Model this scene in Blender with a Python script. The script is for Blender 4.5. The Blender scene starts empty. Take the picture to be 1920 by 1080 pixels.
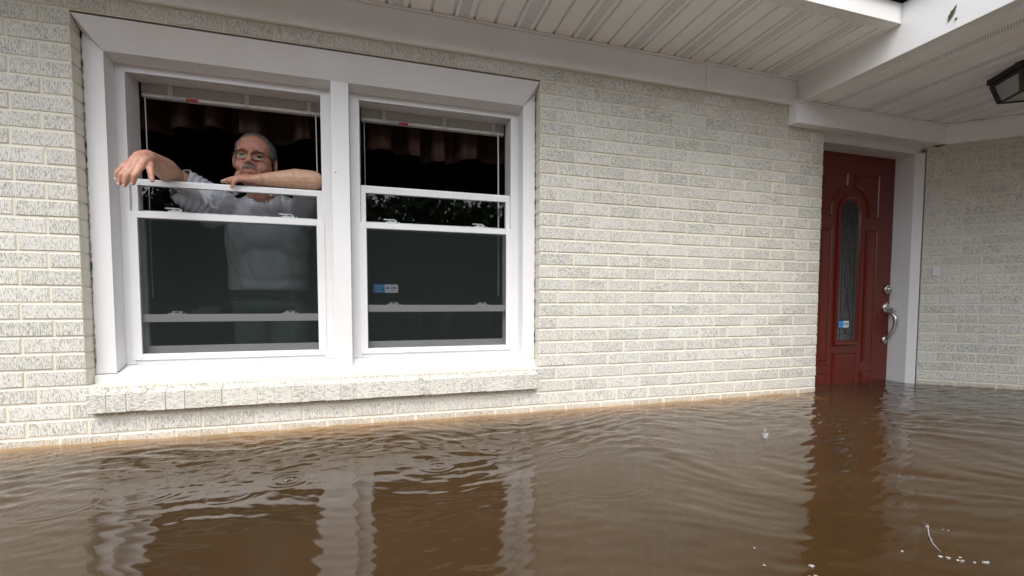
import bpy, bmesh, math, random
import numpy as np
from mathutils import Vector, Matrix, noise
random.seed(7)
rng = np.random.default_rng(11)
scene = bpy.context.scene
col = scene.collection
PI = math.pi
R = math.radians

# ---------------------------------------------------------------- camera
YAW, PITCH, ROLL = 0.2848, -0.0505, 0.0018
F = Vector((math.sin(YAW)*math.cos(PITCH), math.cos(YAW)*math.cos(PITCH), math.sin(PITCH)))
R0 = Vector((math.cos(YAW), -math.sin(YAW), 0)); U0 = R0.cross(F)
RX = R0*math.cos(ROLL)+U0*math.sin(ROLL); UP = -R0*math.sin(ROLL)+U0*math.cos(ROLL)
cd = bpy.data.cameras.new('camera'); cam = bpy.data.objects.new('camera', cd); col.objects.link(cam)
m = Matrix((RX, UP, -F)).transposed().to_4x4(); m.translation = Vector((0, -2.2266, 0.5812))
cam.matrix_world = m
cd.sensor_width = 36; cd.lens = 837.8/1920*36; cd.shift_y = (609.4-540)/1920
cd.clip_start = 0.02; cd.clip_end = 500
scene.camera = cam

# ---------------------------------------------------------------- sky and sun
SUN_EL, SUN_AZ = R(58), R(200)      # azimuth measured clockwise from +Y
w = bpy.data.worlds.new('World'); scene.world = w; w.use_nodes = True
nt = w.node_tree; nt.nodes.clear()
sky = nt.nodes.new('ShaderNodeTexSky'); sky.sky_type = 'NISHITA'; sky.sun_disc = False
sky.sun_elevation = SUN_EL; sky.sun_rotation = SUN_AZ; sky.air_density = 1.0; sky.dust_density = 4.0; sky.ozone_density = 1.0
hs = nt.nodes.new('ShaderNodeHueSaturation'); hs.inputs['Saturation'].default_value = 0.42
bg = nt.nodes.new('ShaderNodeBackground'); bg.inputs[1].default_value = 0.15
wo = nt.nodes.new('ShaderNodeOutputWorld')
nt.links.new(sky.outputs[0], hs.inputs['Color']); nt.links.new(hs.outputs[0], bg.inputs[0]); nt.links.new(bg.outputs[0], wo.inputs[0])
sd = bpy.data.lights.new('sun', 'SUN'); sd.energy = 0.6; sd.angle = R(40); sd.color = (1, 0.99, 0.98)
so = bpy.data.objects.new('sun', sd); col.objects.link(so)
sv = Vector((math.sin(SUN_AZ)*math.cos(SUN_EL), math.cos(SUN_AZ)*math.cos(SUN_EL), math.sin(SUN_EL)))
so.rotation_euler = (-sv).to_track_quat('-Z', 'Y').to_euler(); so.location = sv*20
vs = scene.view_settings; vs.view_transform = 'Standard'; vs.look = 'None'; vs.exposure = 1.27; vs.gamma = 1

# ---------------------------------------------------------------- helpers
def tag(o, label=None, cat=None, group=None, kind=None):
    if label: o['label'] = label
    if cat: o['category'] = cat
    if group: o['group'] = group
    if kind: o['kind'] = kind
    return o
def empty(name, loc=(0, 0, 0)):
    o = bpy.data.objects.new(name, None); o.location = loc; o.empty_display_size = 0.1; col.objects.link(o); return o
def world_of(o):
    return (world_of(o.parent) @ o.matrix_parent_inverse if o.parent else Matrix()) @ o.matrix_basis
def link(name, me, mats=(), parent=None, smooth=False):
    o = bpy.data.objects.new(name, me); col.objects.link(o)
    for mt in (mats if isinstance(mats, (list, tuple)) else [mats]): me.materials.append(mt)
    if smooth: me.polygons.foreach_set('use_smooth', [True]*len(me.polygons))
    if parent:
        o.parent = parent
        o.matrix_parent_inverse = world_of(parent).inverted()
    return o
class MB:
    def __init__(s): s.v = []; s.f = []; s.mi = []
    def add(s, vs_, fs, mi=0):
        b = len(s.v); s.v += [tuple(p) for p in vs_]; s.f += [tuple(b+i for i in f) for f in fs]; s.mi += [mi]*len(fs)
    def box(s, a, b, mi=0, bev=0.0):
        (x0, y0, z0), (x1, y1, z1) = a, b
        if bev <= 0:
            s.add([(x0,y0,z0),(x1,y0,z0),(x1,y1,z0),(x0,y1,z0),(x0,y0,z1),(x1,y0,z1),(x1,y1,z1),(x0,y1,z1)],
                  [(0,3,2,1),(4,5,6,7),(0,1,5,4),(1,2,6,5),(2,3,7,6),(3,0,4,7)], mi); return
        bm = bmesh.new(); bmesh.ops.create_cube(bm, size=1)
        for v in bm.verts: v.co = Vector(((x0+x1)/2+v.co.x*(x1-x0), (y0+y1)/2+v.co.y*(y1-y0), (z0+z1)/2+v.co.z*(z1-z0)))
        bev = min(bev, .45*min(x1-x0, y1-y0, z1-z0))
        bmesh.ops.bevel(bm, geom=bm.edges[:], offset=bev, segments=2, affect='EDGES', profile=.5)
        bm.verts.index_update()
        s.add([v.co[:] for v in bm.verts], [[v.index for v in f.verts] for f in bm.faces], mi); bm.free()
    def prism(s, prof, axis, a, b, mi=0):
        # profile of 2D points extruded along axis ('x': (y,z) profile; 'y': (x,z); 'z': (x,y))
        n = len(prof)
        def P(p, t): return {'x': (t, p[0], p[1]), 'y': (p[0], t, p[1]), 'z': (p[0], p[1], t)}[axis]
        s.add([P(p, a) for p in prof]+[P(p, b) for p in prof],
              [tuple(range(n-1, -1, -1)), tuple(range(n, 2*n))]+[(i, (i+1) % n, n+(i+1) % n, n+i) for i in range(n)], mi)
    def tube(s, pts, rad, seg=10, mi=0, caps=True, closed=False):
        pts = [Vector(p) for p in pts]; n = len(pts); rad = rad if hasattr(rad, '__len__') else [rad]*n
        vs_ = []; up = None
        for i, p in enumerate(pts):
            if closed: d = pts[(i+1) % n]-pts[i-1]
            else: d = pts[min(i+1, n-1)]-pts[max(i-1, 0)]
            d.normalize()
            if up is None: up = d.orthogonal().normalized()
            up = (up-d*up.dot(d)).normalized(); q = d.cross(up)
            for k in range(seg):
                a = 2*PI*k/seg; vs_.append(p+(up*math.cos(a)+q*math.sin(a))*rad[i])
        fs = []
        for i in range(n if closed else n-1):
            j = (i+1) % n
            for k in range(seg): fs.append((i*seg+k, i*seg+(k+1) % seg, j*seg+(k+1) % seg, j*seg+k))
        if caps and not closed: fs += [tuple(range(seg-1, -1, -1)), tuple((n-1)*seg+k for k in range(seg))]
        s.add(vs_, fs, mi)
    def ell(s, c, r, rot=None, seg=20, rings=12, mi=0):
        vs_ = []; c = Vector(c)
        for i in range(rings+1):
            t = PI*i/rings
            for k in range(seg):
                a = 2*PI*k/seg
                v = Vector((r[0]*math.sin(t)*math.cos(a), r[1]*math.sin(t)*math.sin(a), r[2]*math.cos(t)))
                if rot: v = rot @ v
                vs_.append(c+v)
        fs = [(i*seg+k, (i+1)*seg+k, (i+1)*seg+(k+1) % seg, i*seg+(k+1) % seg) for i in range(rings) for k in range(seg)]
        s.add(vs_, fs, mi)
    def cap(s, a, b, ra, rb, seg=16):
        a = Vector(a); b = Vector(b); d = (b-a); L = d.length; d.normalize()
        pts = []; rr = []
        for i in range(5): t = PI/2*i/5; pts.append(a-d*ra*math.cos(t)); rr.append(max(ra*math.sin(t), 1e-4))
        for i in range(5): f = i/4; pts.append(a+d*L*f); rr.append(ra+(rb-ra)*f)
        for i in range(1, 6): t = PI/2*i/5; pts.append(b+d*rb*math.sin(t)); rr.append(max(rb*math.cos(t), 1e-4))
        s.tube(pts, rr, seg)
    def chain(s, pts, rads):
        for i in range(len(pts)-1): s.cap(pts[i], pts[i+1], rads[i], rads[i+1])
    def mesh(s, name):
        me = bpy.data.meshes.new(name); me.from_pydata(s.v, [], s.f)
        me.polygons.foreach_set('material_index', s.mi); me.validate(); me.update(); return me
    def build(s, name, mats, parent=None, smooth=False, weld=False):
        me = s.mesh(name)
        return link(name, me, mats, parent, smooth)

# ---------------------------------------------------------------- materials
def mat(name, base=(.5, .5, .5), rough=.5, metal=0.0, spec=.5):
    mt = bpy.data.materials.new(name); mt.use_nodes = True
    b = mt.node_tree.nodes['Principled BSDF']
    b.inputs['Base Color'].default_value = (*base, 1); b.inputs['Roughness'].default_value = rough
    b.inputs['Metallic'].default_value = metal; b.inputs['Specular IOR Level'].default_value = spec
    return mt
class NT:
    def __init__(s, mt): s.t = mt.node_tree; s.b = s.t.nodes['Principled BSDF']; s.out = s.t.nodes['Material Output']
    def n(s, ty, **kw):
        o = s.t.nodes.new(ty)
        for k, v in kw.items():
            if k.startswith('i_'):
                key = k[2:]; key = int(key) if key.isdigit() else key.replace('_', ' ')
                o.inputs[key].default_value = v
            else: setattr(o, k, v)
        return o
    def l(s, a, b): s.t.links.new(a, b)
    def math(s, op, a, b=None, clamp=False):
        o = s.t.nodes.new('ShaderNodeMath'); o.operation = op; o.use_clamp = clamp
        for i, x in enumerate((a, b)):
            if x is None: continue
            if isinstance(x, (int, float)): o.inputs[i].default_value = x
            else: s.l(x, o.inputs[i])
        return o.outputs[0]
    def mix(s, fac, a, b, mode='MIX'):
        o = s.t.nodes.new('ShaderNodeMix'); o.data_type = 'RGBA'; o.blend_type = mode
        for i, x in ((0, fac), (6, a), (7, b)):
            if isinstance(x, (int, float)): o.inputs[i].default_value = x
            elif isinstance(x, tuple): o.inputs[i].default_value = (*x, 1) if len(x) == 3 else x
            else: s.l(x, o.inputs[i])
        return o.outputs[2]
    def coords(s, scale=(1, 1, 1), src='Object', vec=None):
        if vec is None: vec = s.n('ShaderNodeTexCoord').outputs[src]
        mp = s.n('ShaderNodeMapping'); mp.inputs['Scale'].default_value = scale; s.l(vec, mp.inputs[0]); return mp.outputs[0]
    def noise(s, vec, scale=1, detail=3, rough=.5, dist=0):
        o = s.n('ShaderNodeTexNoise'); o.inputs['Scale'].default_value = scale; o.inputs['Detail'].default_value = detail
        o.inputs['Roughness'].default_value = rough; o.inputs['Distortion'].default_value = dist
        s.l(vec, o.inputs['Vector']); return o.outputs['Fac']
    def ramp(s, fac, stops):
        o = s.n('ShaderNodeValToRGB'); s.l(fac, o.inputs[0]); e = o.color_ramp.elements
        while len(e) < len(stops): e.new(.5)
        for el, (p, c) in zip(e, stops): el.position = p; el.color = (c, c, c, 1) if isinstance(c, (int, float)) else (*c, 1)
        return o.outputs[0]
    def bump(s, h, strength=.5, dist=.002, nrm=None):
        o = s.n('ShaderNodeBump'); o.inputs['Strength'].default_value = strength; o.inputs['Distance'].default_value = dist
        s.l(h, o.inputs['Height'])
        if nrm is not None: s.l(nrm, o.inputs['Normal'])
        return o.outputs[0]

def brick_mat(name, horiz=False):
    mt = mat(name, rough=.62, spec=.35); t = NT(mt)
    tc = t.n('ShaderNodeTexCoord').outputs['Object']
    sx = t.n('ShaderNodeSeparateXYZ'); t.l(tc, sx.inputs[0])
    u = t.math('ADD', sx.outputs[0], sx.outputs[1])
    cb = t.n('ShaderNodeCombineXYZ'); 
    t.l(u, cb.inputs[0]); t.l(sx.outputs[2], cb.inputs[2])
    a = t.n('ShaderNodeAttribute', attribute_name='rnd').outputs['Fac']
    off = t.n('ShaderNodeCombineXYZ'); t.l(t.math('MULTIPLY', a, 3.7), off.inputs[1])
    va = t.n('ShaderNodeVectorMath', operation='ADD'); t.l(cb.outputs[0], va.inputs[0]); t.l(off.outputs[0], va.inputs[1])
    sc = (330, 1, 70) if not horiz else (60, 1, 270)
    v = t.coords(sc, vec=va.outputs[0])
    n1 = t.noise(v, 1, 2, .55, .35)                       # wire-cut striations
    if not horiz:
        nh = t.noise(t.coords((85, 1, 300), vec=va.outputs[0]), 1, 2, .55, .5)
        sel = t.math('MULTIPLY', t.math('GREATER_THAN', a, .45), t.math('MULTIPLY', t.math('GREATER_THAN', sx.outputs[0], .5), t.math('GREATER_THAN', sx.outputs[2], .45)))
        n1 = t.math('ADD', t.math('MULTIPLY', n1, t.math('SUBTRACT', 1.0, sel)), t.math('MULTIPLY', nh, sel))
    v2 = t.coords((230, 1, 200), vec=va.outputs[0]); n2 = t.noise(v2, 1, 4, .7, .6)   # blotchy drags
    v3 = t.coords((9, 9, 9), vec=va.outputs[0]); n3 = t.noise(v3, 1, 2)
    comb = t.math('ADD', t.math('MULTIPLY', n1, .62), t.math('MULTIPLY', n2, .38))
    # threshold differs per brick
    thr = t.math('ADD', t.math('MULTIPLY', a, .035), t.math('MULTIPLY', n3, .06))
    val = t.math('SUBTRACT', comb, thr)
    pit = t.ramp(val, [(.36, 1.0), (.475, 0.0)])
    big = t.noise(t.coords((1.1, 1.1, 1.4)), 1, 3)
    paint = t.mix(t.ramp(big, [(.3, 0), (.7, 1)]), (.68, .66, .585), (.715, .705, .655))
    paint = t.mix(t.math('MULTIPLY', a, .35), paint, (.60, .585, .51))
    colr = t.mix(t.math('MULTIPLY', pit, .70), paint, (.165, .16, .135))
    # silt line left by the flood just above the water
    z = sx.outputs[2]
    silt = t.math('SUBTRACT', 1.0, t.math('DIVIDE', t.math('ADD', z, t.math('MULTIPLY', n3, .02)), .045), True)
    colr = t.mix(t.math('MULTIPLY', silt, .5), colr, (.38, .22, .08))
    t.l(colr, t.b.inputs['Base Color'])
    t.l(t.bump(comb, .75, .0035), t.b.inputs['Normal'])
    return mt
def mortar_mat():
    mt = mat('painted_mortar', rough=.6, spec=.35); t = NT(mt)
    n = t.noise(t.coords((30, 30, 30)), 1, 4); b2 = t.noise(t.coords((1.2, 1.2, 1.2)), 1, 2)
    c = t.mix(b2, (.645, .605, .495), (.695, .665, .58)); c = t.mix(t.ramp(n, [(.25, .5), (.4, 0)]), c, (.4, .37, .3))
    t.l(c, t.b.inputs['Base Color']); t.l(t.bump(n, .4, .002), t.b.inputs['Normal']); return mt
def trim_mat(name, base=(.80, .80, .81), rough=.38, specks=1.0):
    mt = mat(name, base, rough); t = NT(mt)
    v = t.n('ShaderNodeTexCoord').outputs['Object']
    vo = t.n('ShaderNodeTexVoronoi'); vo.inputs['Scale'].default_value = 11; t.l(v, vo.inputs['Vector'])
    rnd = t.n('ShaderNodeSeparateColor'); t.l(vo.outputs['Color'], rnd.inputs[0])
    rad = t.math('MULTIPLY', t.math('SUBTRACT', rnd.outputs[0], .35, True), .095*specks)
    sp = t.math('LESS_THAN', vo.outputs['Distance'], rad)
    n = t.noise(t.coords((3, 3, 1.2), vec=v), 1, 5, .6)
    c = t.mix(t.ramp(n, [(.35, .55), (.62, 0)]), base, tuple(x*y for x, y in zip(base, (.90, .89, .84))))
    c = t.mix(t.math('MULTIPLY', sp, .85), c, (.06, .05, .04)); t.l(c, t.b.inputs['Base Color'])
    t.l(t.bump(t.noise(t.coords((14, 14, 6), vec=v), 1, 2), .12, .003), t.b.inputs['Normal'])
    return mt
def perf_mat():
    mt = mat('perforated_vinyl', (.88, .885, .90), .42); t = NT(mt)
    s = t.n('ShaderNodeSeparateXYZ'); t.l(t.n('ShaderNodeTexCoord').outputs['Object'], s.inputs[0])
    p = .0098
    ux = t.math('DIVIDE', s.outputs[0], p); uy = t.math('DIVIDE', s.outputs[1], p)
    sh = t.math('MULTIPLY', t.math('MODULO', t.math('ADD', t.math('FLOOR', ux), 1000.0), 2.0), .5)
    fx = t.math('SUBTRACT', t.math('FRACT', t.math('ADD', ux, 1000.0)), .5)
    fy = t.math('SUBTRACT', t.math('FRACT', t.math('ADD', t.math('ADD', uy, sh), 1000.0)), .5)
    d = t.math('ADD', t.math('MULTIPLY', fx, fx), t.math('MULTIPLY', fy, fy))
    hole = t.math('LESS_THAN', d, .070)
    t.l(t.mix(hole, (.88, .885, .90), (.03, .028, .025)), t.b.inputs['Base Color']); return mt
def glass_mat(name, tint=(.93, .96, .95), rough=0.0, refl=1.7):
    mt = bpy.data.materials.new(name); mt.use_nodes = True; nt = mt.node_tree; nt.nodes.clear(); L = nt.links.new
    def mth(op, a, b=None):
        n = nt.nodes.new('ShaderNodeMath'); n.operation = op; n.use_clamp = op == 'MINIMUM'
        for i, x in enumerate((a, b)):
            if x is None: continue
            if isinstance(x, (int, float)): n.inputs[i].default_value = x
            else: L(x, n.inputs[i])
        return n.outputs[0]
    o = nt.nodes.new('ShaderNodeOutputMaterial'); tr = nt.nodes.new('ShaderNodeBsdfTransparent'); tr.inputs[0].default_value = (*tint, 1)
    gl = nt.nodes.new('ShaderNodeBsdfGlossy'); gl.inputs['Roughness'].default_value = rough
    ge = nt.nodes.new('ShaderNodeNewGeometry'); dt = nt.nodes.new('ShaderNodeVectorMath'); dt.operation = 'DOT_PRODUCT'
    L(ge.outputs['Normal'], dt.inputs[0]); L(ge.outputs['Incoming'], dt.inputs[1])
    c = mth('ABSOLUTE', dt.outputs['Value']); f = mth('ADD', mth('MULTIPLY', mth('POWER', mth('SUBTRACT', 1.0, c), 5.0), .96), .04)
    mx = nt.nodes.new('ShaderNodeMixShader'); L(mth('MINIMUM', mth('MULTIPLY', f, refl), 1.0), mx.inputs[0])
    L(tr.outputs[0], mx.inputs[1]); L(gl.outputs[0], mx.inputs[2]); L(mx.outputs[0], o.inputs[0])
    return mt
def screen_mat():
    mt = bpy.data.materials.new('insect_screen'); mt.use_nodes = True; nt = mt.node_tree; nt.nodes.clear(); L = nt.links.new
    o = nt.nodes.new('ShaderNodeOutputMaterial'); tr = nt.nodes.new('ShaderNodeBsdfTransparent')
    di = nt.nodes.new('ShaderNodeBsdfDiffuse'); mx = nt.nodes.new('ShaderNodeMixShader'); mx.inputs[0].default_value = .56
    tc = nt.nodes.new('ShaderNodeTexCoord'); vo = nt.nodes.new('ShaderNodeTexVoronoi'); vo.inputs['Scale'].default_value = 22
    sp = nt.nodes.new('ShaderNodeSeparateColor'); m1 = nt.nodes.new('ShaderNodeMath'); m1.operation = 'SUBTRACT'; m1.inputs[1].default_value = .72; m1.use_clamp = True
    m2 = nt.nodes.new('ShaderNodeMath'); m2.operation = 'MULTIPLY'; m2.inputs[1].default_value = .16
    m3 = nt.nodes.new('ShaderNodeMath'); m3.operation = 'LESS_THAN'
    mc = nt.nodes.new('ShaderNodeMix'); mc.data_type = 'RGBA'; mc.inputs[6].default_value = (.024, .030, .027, 1); mc.inputs[7].default_value = (.6, .6, .58, 1)
    L(tc.outputs['Object'], vo.inputs['Vector']); L(vo.outputs['Color'], sp.inputs[0]); L(sp.outputs[0], m1.inputs[0]); L(m1.outputs[0], m2.inputs[0])
    L(vo.outputs['Distance'], m3.inputs[0]); L(m2.outputs[0], m3.inputs[1]); L(m3.outputs[0], mc.inputs[0]); L(mc.outputs[2], di.inputs[0])
    L(tr.outputs[0], mx.inputs[1]); L(di.outputs[0], mx.inputs[2]); L(mx.outputs[0], o.inputs[0]); return mt
def fabric_mat(name, base, var=.12, sc=(300, 300, 300), fold=None, rough=.9):
    mt = mat(name, base, rough, spec=.2); t = NT(mt)
    n = t.noise(t.coords(sc), 1, 2); n2 = t.noise(t.coords((9, 9, 5)), 1, 3)
    c = t.mix(n2, tuple(x*(1-var) for x in base), tuple(min(1, x*(1+var)) for x in base))
    t.l(c, t.b.inputs['Base Color']); t.l(t.bump(n, .25, .001), t.b.inputs['Normal']); return mt

M = {}
M['brick'] = brick_mat('painted_brick'); M['brick_h'] = brick_mat('painted_rowlock', True); M['mortar'] = mortar_mat()
M['trim'] = trim_mat('white_vinyl_trim', (.76, .76, .765)); M['frame'] = trim_mat('white_vinyl_frame', (.76, .76, .775), .3, .7)
M['soffit'] = trim_mat('soffit_vinyl', (.89, .895, .91), .42, .5); M['perf'] = perf_mat()
M['fascia'] = trim_mat('white_aluminium_fascia', (.80, .80, .80), .3, 1.0)
M['glass'] = glass_mat('window_glass'); M['screen'] = screen_mat()
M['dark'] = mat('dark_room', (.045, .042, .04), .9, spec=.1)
M['steel'] = mat('satin_nickel', (.55, .53, .50), .28, 1.0)
M['black'] = mat('black_iron', (.012, .011, .011), .45)
M['frost'] = mat('frosted_lamp_glass', (.34, .34, .33), .35)
M['hardware'] = mat('white_latch_plastic', (.66, .68, .66), .35); M['latch_dark'] = mat('latch_recess', (.05, .05, .05), .5)
M['caulk'] = mat('grimy_caulk', (.32, .30, .26), .8)
def shingle_mat():
    mt = mat('dark_shingle', (.05, .055, .06), .85); t = NT(mt); n = t.noise(t.coords((40, 12, 40)), 1, 4)
    t.l(t.mix(n, (.03, .035, .04), (.09, .095, .10)), t.b.inputs['Base Color']); return mt
M['shingle'] = shingle_mat()
def door_mat():
    mt = mat('red_door_paint', (.17, .014, .010), .24, spec=.45); t = NT(mt)
    n = t.noise(t.coords((60, 60, 3)), 1, 3, .6); n2 = t.noise(t.coords((3, 3, 2)), 1, 3)
    t.l(t.mix(n2, (.110, .012, .007), (.140, .018, .009)), t.b.inputs['Base Color']); t.l(t.bump(n, .12, .001), t.b.inputs['Normal']); return mt
M['door'] = door_mat()

# ---------------------------------------------------------------- brickwork
H = 0.0677; BL = 0.2021
X0, X1, X2 = -1.1601, 0.8012, 2.7216     # window brick edges, door corner
zc = lambda i: (25.5-i)*H
def brick(mb, rn, xa, xb, za, zb, depth=.10, end_l=False, end_r=False):
    j = .0042
    xa2 = xa+(0 if end_l else j); xb2 = xb-(0 if end_r else j); za2 = za+j*.95+random.uniform(-.001, .001); zb2 = zb-j*.95
    if xb2-xa2 < .015: return
    y = random.uniform(-.0012, .0012); c = .0030; r = random.random()
    q = [random.uniform(-.0010, .0010) for _ in range(8)]
    o = [(xa2, za2), (xb2, za2), (xb2, zb2), (xa2, zb2)]
    i_ = [(xa2+c, za2+c), (xb2-c, za2+c), (xb2-c, zb2-c), (xa2+c, zb2-c)]
    vv = [(p[0]+q[k], y, p[1]+q[k+4]) for k, p in enumerate(i_)]+[(p[0]+(0 if (end_l or end_r) else q[k]*.5), y+c, p[1]+q[k+4]) for k, p in enumerate(o)]+[(p[0], depth, p[1]) for p in o]
    fs = [(0, 1, 2, 3), (4, 5, 1, 0), (5, 6, 2, 1), (6, 7, 3, 2), (7, 4, 0, 3), (8, 9, 5, 4), (9, 10, 6, 5), (10, 11, 7, 6), (11, 8, 4, 7)]
    mb.add(vv, fs[:1], 0); rn += [r]*12; b0 = len(mb.v)-12; mb.f += [tuple(b0+i for i in f) for f in fs[1:]]; mb.mi += [1]*(len(fs)-1)
def course(mb, rn, i, xa, xb, anchor, half, endl=False, endr=False, L=BL, depth=.10):
    """bricks of course i between xa and xb; joints counted from anchor"""
    ph = anchor + (L/2 if half else 0)
    k0 = math.floor((xa-ph)/L)-1; js = []
    k = k0
    while ph+k*L < xb+L: js.append(ph+k*L+random.uniform(-.004, .004)); k += 1
    e = [xa]+[x for x in js if xa+.03 < x < xb-.03]+[xb]
    for a, b in zip(e[:-1], e[1:]):
        brick(mb, rn, a, b, zc(i+1), zc(i), depth, endl and a == xa, endr and b == xb)
def setrnd(o, rn, n):
    at = o.data.attributes.new('rnd', 'FLOAT', 'POINT'); arr = np.full(len(o.data.vertices), .5, dtype=np.float32); arr[:len(rn)] = rn; at.data.foreach_set('value', arr)

house = empty('brick_house', (0, 2.5, 0))
tag(house, 'cream painted brick house with white trim standing in brown floodwater', 'house')

mb = MB(); rn = []; XL = -4.2
for i in range(-5, 30):
    even = (i % 2 == 0)
    if i < 0:
        course(mb, rn, i, XL, 5.2 if i < -1 else 2.62, X1-.02, even)
    elif i < 22:
        course(mb, rn, i, XL, X0, X0, even, endr=True)
        course(mb, rn, i, X1, X2, X1, even, endl=True, endr=True)
    else:
        course(mb, rn, i, XL, X2, X1+(.06 if i > 23 else 0), even if i < 24 else not even, endr=True)
MT = .0040
# mortar bed and wall core
ztop = zc(-5)
mb.box((XL, MT, -1.2), (X0-.003, .24, ztop), 1)
mb.box((X1+.003, MT, -1.2), (X2-.003, .24, ztop), 1)
mb.box((X0-.003, MT, -1.2), (X1+.003, .24, zc(22)), 1)
mb.box((X0-.003, MT, zc(0)), (X1+.003, .24, ztop), 1)
mb.box((X2-.003, MT, 1.72), (4.6, .30, ztop), 1)
front = mb.build('brick_wall', [M['brick'], M['mortar']], house); setrnd(front, rn, 0)

# rowlock sill under the window
mb = MB(); rn = []; NS = 28; xa, xb = X0+.012, X1-.016; wsl = (xb-xa)/NS
for k in range(NS):
    a = xa+k*wsl+.0035+random.uniform(-.001, .001); b = xa+(k+1)*wsl-.0035; c = .003; dy = random.uniform(-.0025, .0025); dz = random.uniform(-.0015, .0015)
    yf = -.034+dy; zt = .208+dz; zb = .127+dz
    prof = [(.056, .236), (yf+c, zt+.0005), (yf, zt-c), (yf, zb+c), (yf+c, zb), (.056, zb)]
    mb.prism(prof, 'x', a, b, 0); rn += [random.random()]*12
mb.prism([(.056, .232), (-.031, .2045), (-.031, .1295), (.056, .131)], 'x', xa+.003, xb-.003, 1)
rs = mb.build('brick_sill', [M['brick_h'], M['mortar']], house); setrnd(rs, rn, 0)

# angled wall beyond the door, local x along the wall
TH = R(42.7)
aw = MB(); rn = []; old = X2
for i in range(-5, 30):
    course(aw, rn, i, 0, 3.6, .1, i % 2 == 1, endl=True, L=.215)
aw.box((.003, MT, -1.2), (3.6, .2, ztop), 1)
angled = aw.build('brick_wall', [M['brick'], M['mortar']], house); setrnd(angled, rn, 0)
angled.matrix_parent_inverse = Matrix(); angled.location = Vector((3.712, .033, 0))-house.location; angled.rotation_euler = (0, 0, -TH)
tag(angled, 'brick wall running off at an angle beside the door')
# back and side walls, plain
mb = MB(); mb.box((XL, .245, -1.2), (XL+.2, 6, 2.2)); mb.box((XL, 6, -1.2), (7.5, 6.2, 2.2)); mb.box((7.3, -2.4, -1.2), (7.5, 6, 2.2))
mb.build('rear_wall', M['mortar'], house)
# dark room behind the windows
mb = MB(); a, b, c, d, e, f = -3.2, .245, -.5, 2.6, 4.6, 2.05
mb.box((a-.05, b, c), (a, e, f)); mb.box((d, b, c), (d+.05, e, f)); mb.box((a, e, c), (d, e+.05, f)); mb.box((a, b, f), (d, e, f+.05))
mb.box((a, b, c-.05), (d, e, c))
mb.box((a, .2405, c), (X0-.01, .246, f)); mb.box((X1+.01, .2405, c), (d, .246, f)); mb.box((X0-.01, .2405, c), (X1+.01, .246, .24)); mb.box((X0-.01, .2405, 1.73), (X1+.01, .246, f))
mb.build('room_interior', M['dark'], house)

# ---------------------------------------------------------------- window surround
mb = MB()
YC, YW = .065, .142
zs, zh = .262, 1.640
CL, CR, ML, MR = -1.086, .730, -.2150, -.1360
mb.prism([(X0+.003, YC), (CL, YC), (CL, .15), (X0+.003, .15)], 'z', zs, 1.70)
mb.prism([(CR, YC), (X1-.003, YC), (X1-.003, .15), (CR, .15)], 'z', zs, 1.70)
mb.box((ML, YC-.001, zs+.012), (MR, .15, 1.614), 0, .002)
# head: one board slanting from the lintel edge back to the casing corner, mitred at both ends
mb.add([(X0+.0035, .001, 1.7165), (X0+.0035, YC-.001, 1.679), (CL, YC-.001, 1.6135), (CR, YC-.001, 1.6135), (X1-.0035, YC-.001, 1.679), (X1-.0035, .001, 1.7165)],
       [(0, 2, 1), (0, 5, 3, 2), (5, 4, 3)])
mb.add([(X0+.0035, YC-.0005, 1.6795), (CL, YC-.0005, 1.614), (CL-.0015, YC-.0012, 1.6125), (X0+.0035, YC-.0012, 1.678)], [(0, 1, 2, 3)], 1)
mb.add([(X1-.0035, YC-.0005, 1.6795), (CR, YC-.0005, 1.614), (CR+.0015, YC-.0012, 1.6125), (X1-.0035, YC-.0012, 1.678)], [(0, 1, 2, 3)], 1)
mb.prism([(YC-.0005, 1.6135), (YW, 1.604), (.16, 1.604), (.16, 1.7235), (YC+.01, 1.7235)], 'x', CL+.0005, CR-.0005)
sur = mb.build('window_surround', [M['trim'], M['caulk']], house)
# white sill with sloped top
mb = MB(); mb.prism([(.052, .2350), (.052, .2675), (.056, .2705), (.1395, .300), (.16, .302), (.16, .2350)], 'x', X0+.002, X1-.002)
mb.build('window_sill', M['trim'], house)
# caulk lines where casings meet the sill and the bricks
for (pts_, r_) in (([(X0+.004, YC-.0015, .2745), (-1.12, YC-.002, .2765), (CL+.001, YC-.001, .276), (CL+.002, .10, .287), (CL+.002, .138, .3015)], .0025),
                   ([(CR-.001, YC-.002, .276), (X1-.004, YC-.002, .2755)], .0014),
                   ([(ML-.001, YC-.001, .276), (ML-.002, .10, .2885), (ML-.002, .138, .3015)], .0015)):
    mb = MB(); mb.tube(pts_, r_, 6); mb.build('caulk_line', M['caulk'], house)
mb = MB()
for k in range(150):
    z = random.uniform(.27, 1.67); s = random.choice((0, 1)); x = X1-.0035 if s else X0+.0035
    mb.box((x-.0018, YC-.004, z), (x+.0018, YC+.003, z+random.uniform(.003, .028)))
tag(mb.build('grime_specks', M['caulk'], house), kind='stuff')

def text_mesh(txt, size, loc, rot=(PI/2, 0, 0), sx=1.0, ext=.0002, bold=0.0):
    cu = bpy.data.curves.new('t', 'FONT'); cu.body = txt; cu.size = size; cu.extrude = ext; cu.offset = bold
    cu.align_x = 'CENTER'; cu.align_y = 'CENTER'
    o = bpy.data.objects.new('t', cu); col.objects.link(o); bpy.context.view_layer.update()
    me = bpy.data.meshes.new_from_object(o.evaluated_get(bpy.context.evaluated_depsgraph_get())); 
    bpy.data.objects.remove(o)
    me.transform(Matrix.Translation(loc) @ Matrix.Rotation(rot[2], 4, 'Z') @ Matrix.Rotation(rot[0], 4, 'X') @ Matrix.Diagonal((sx, 1, 1, 1)))
    return me
INK = mat('marker_ink', (.01, .01, .01), .6)

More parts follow.
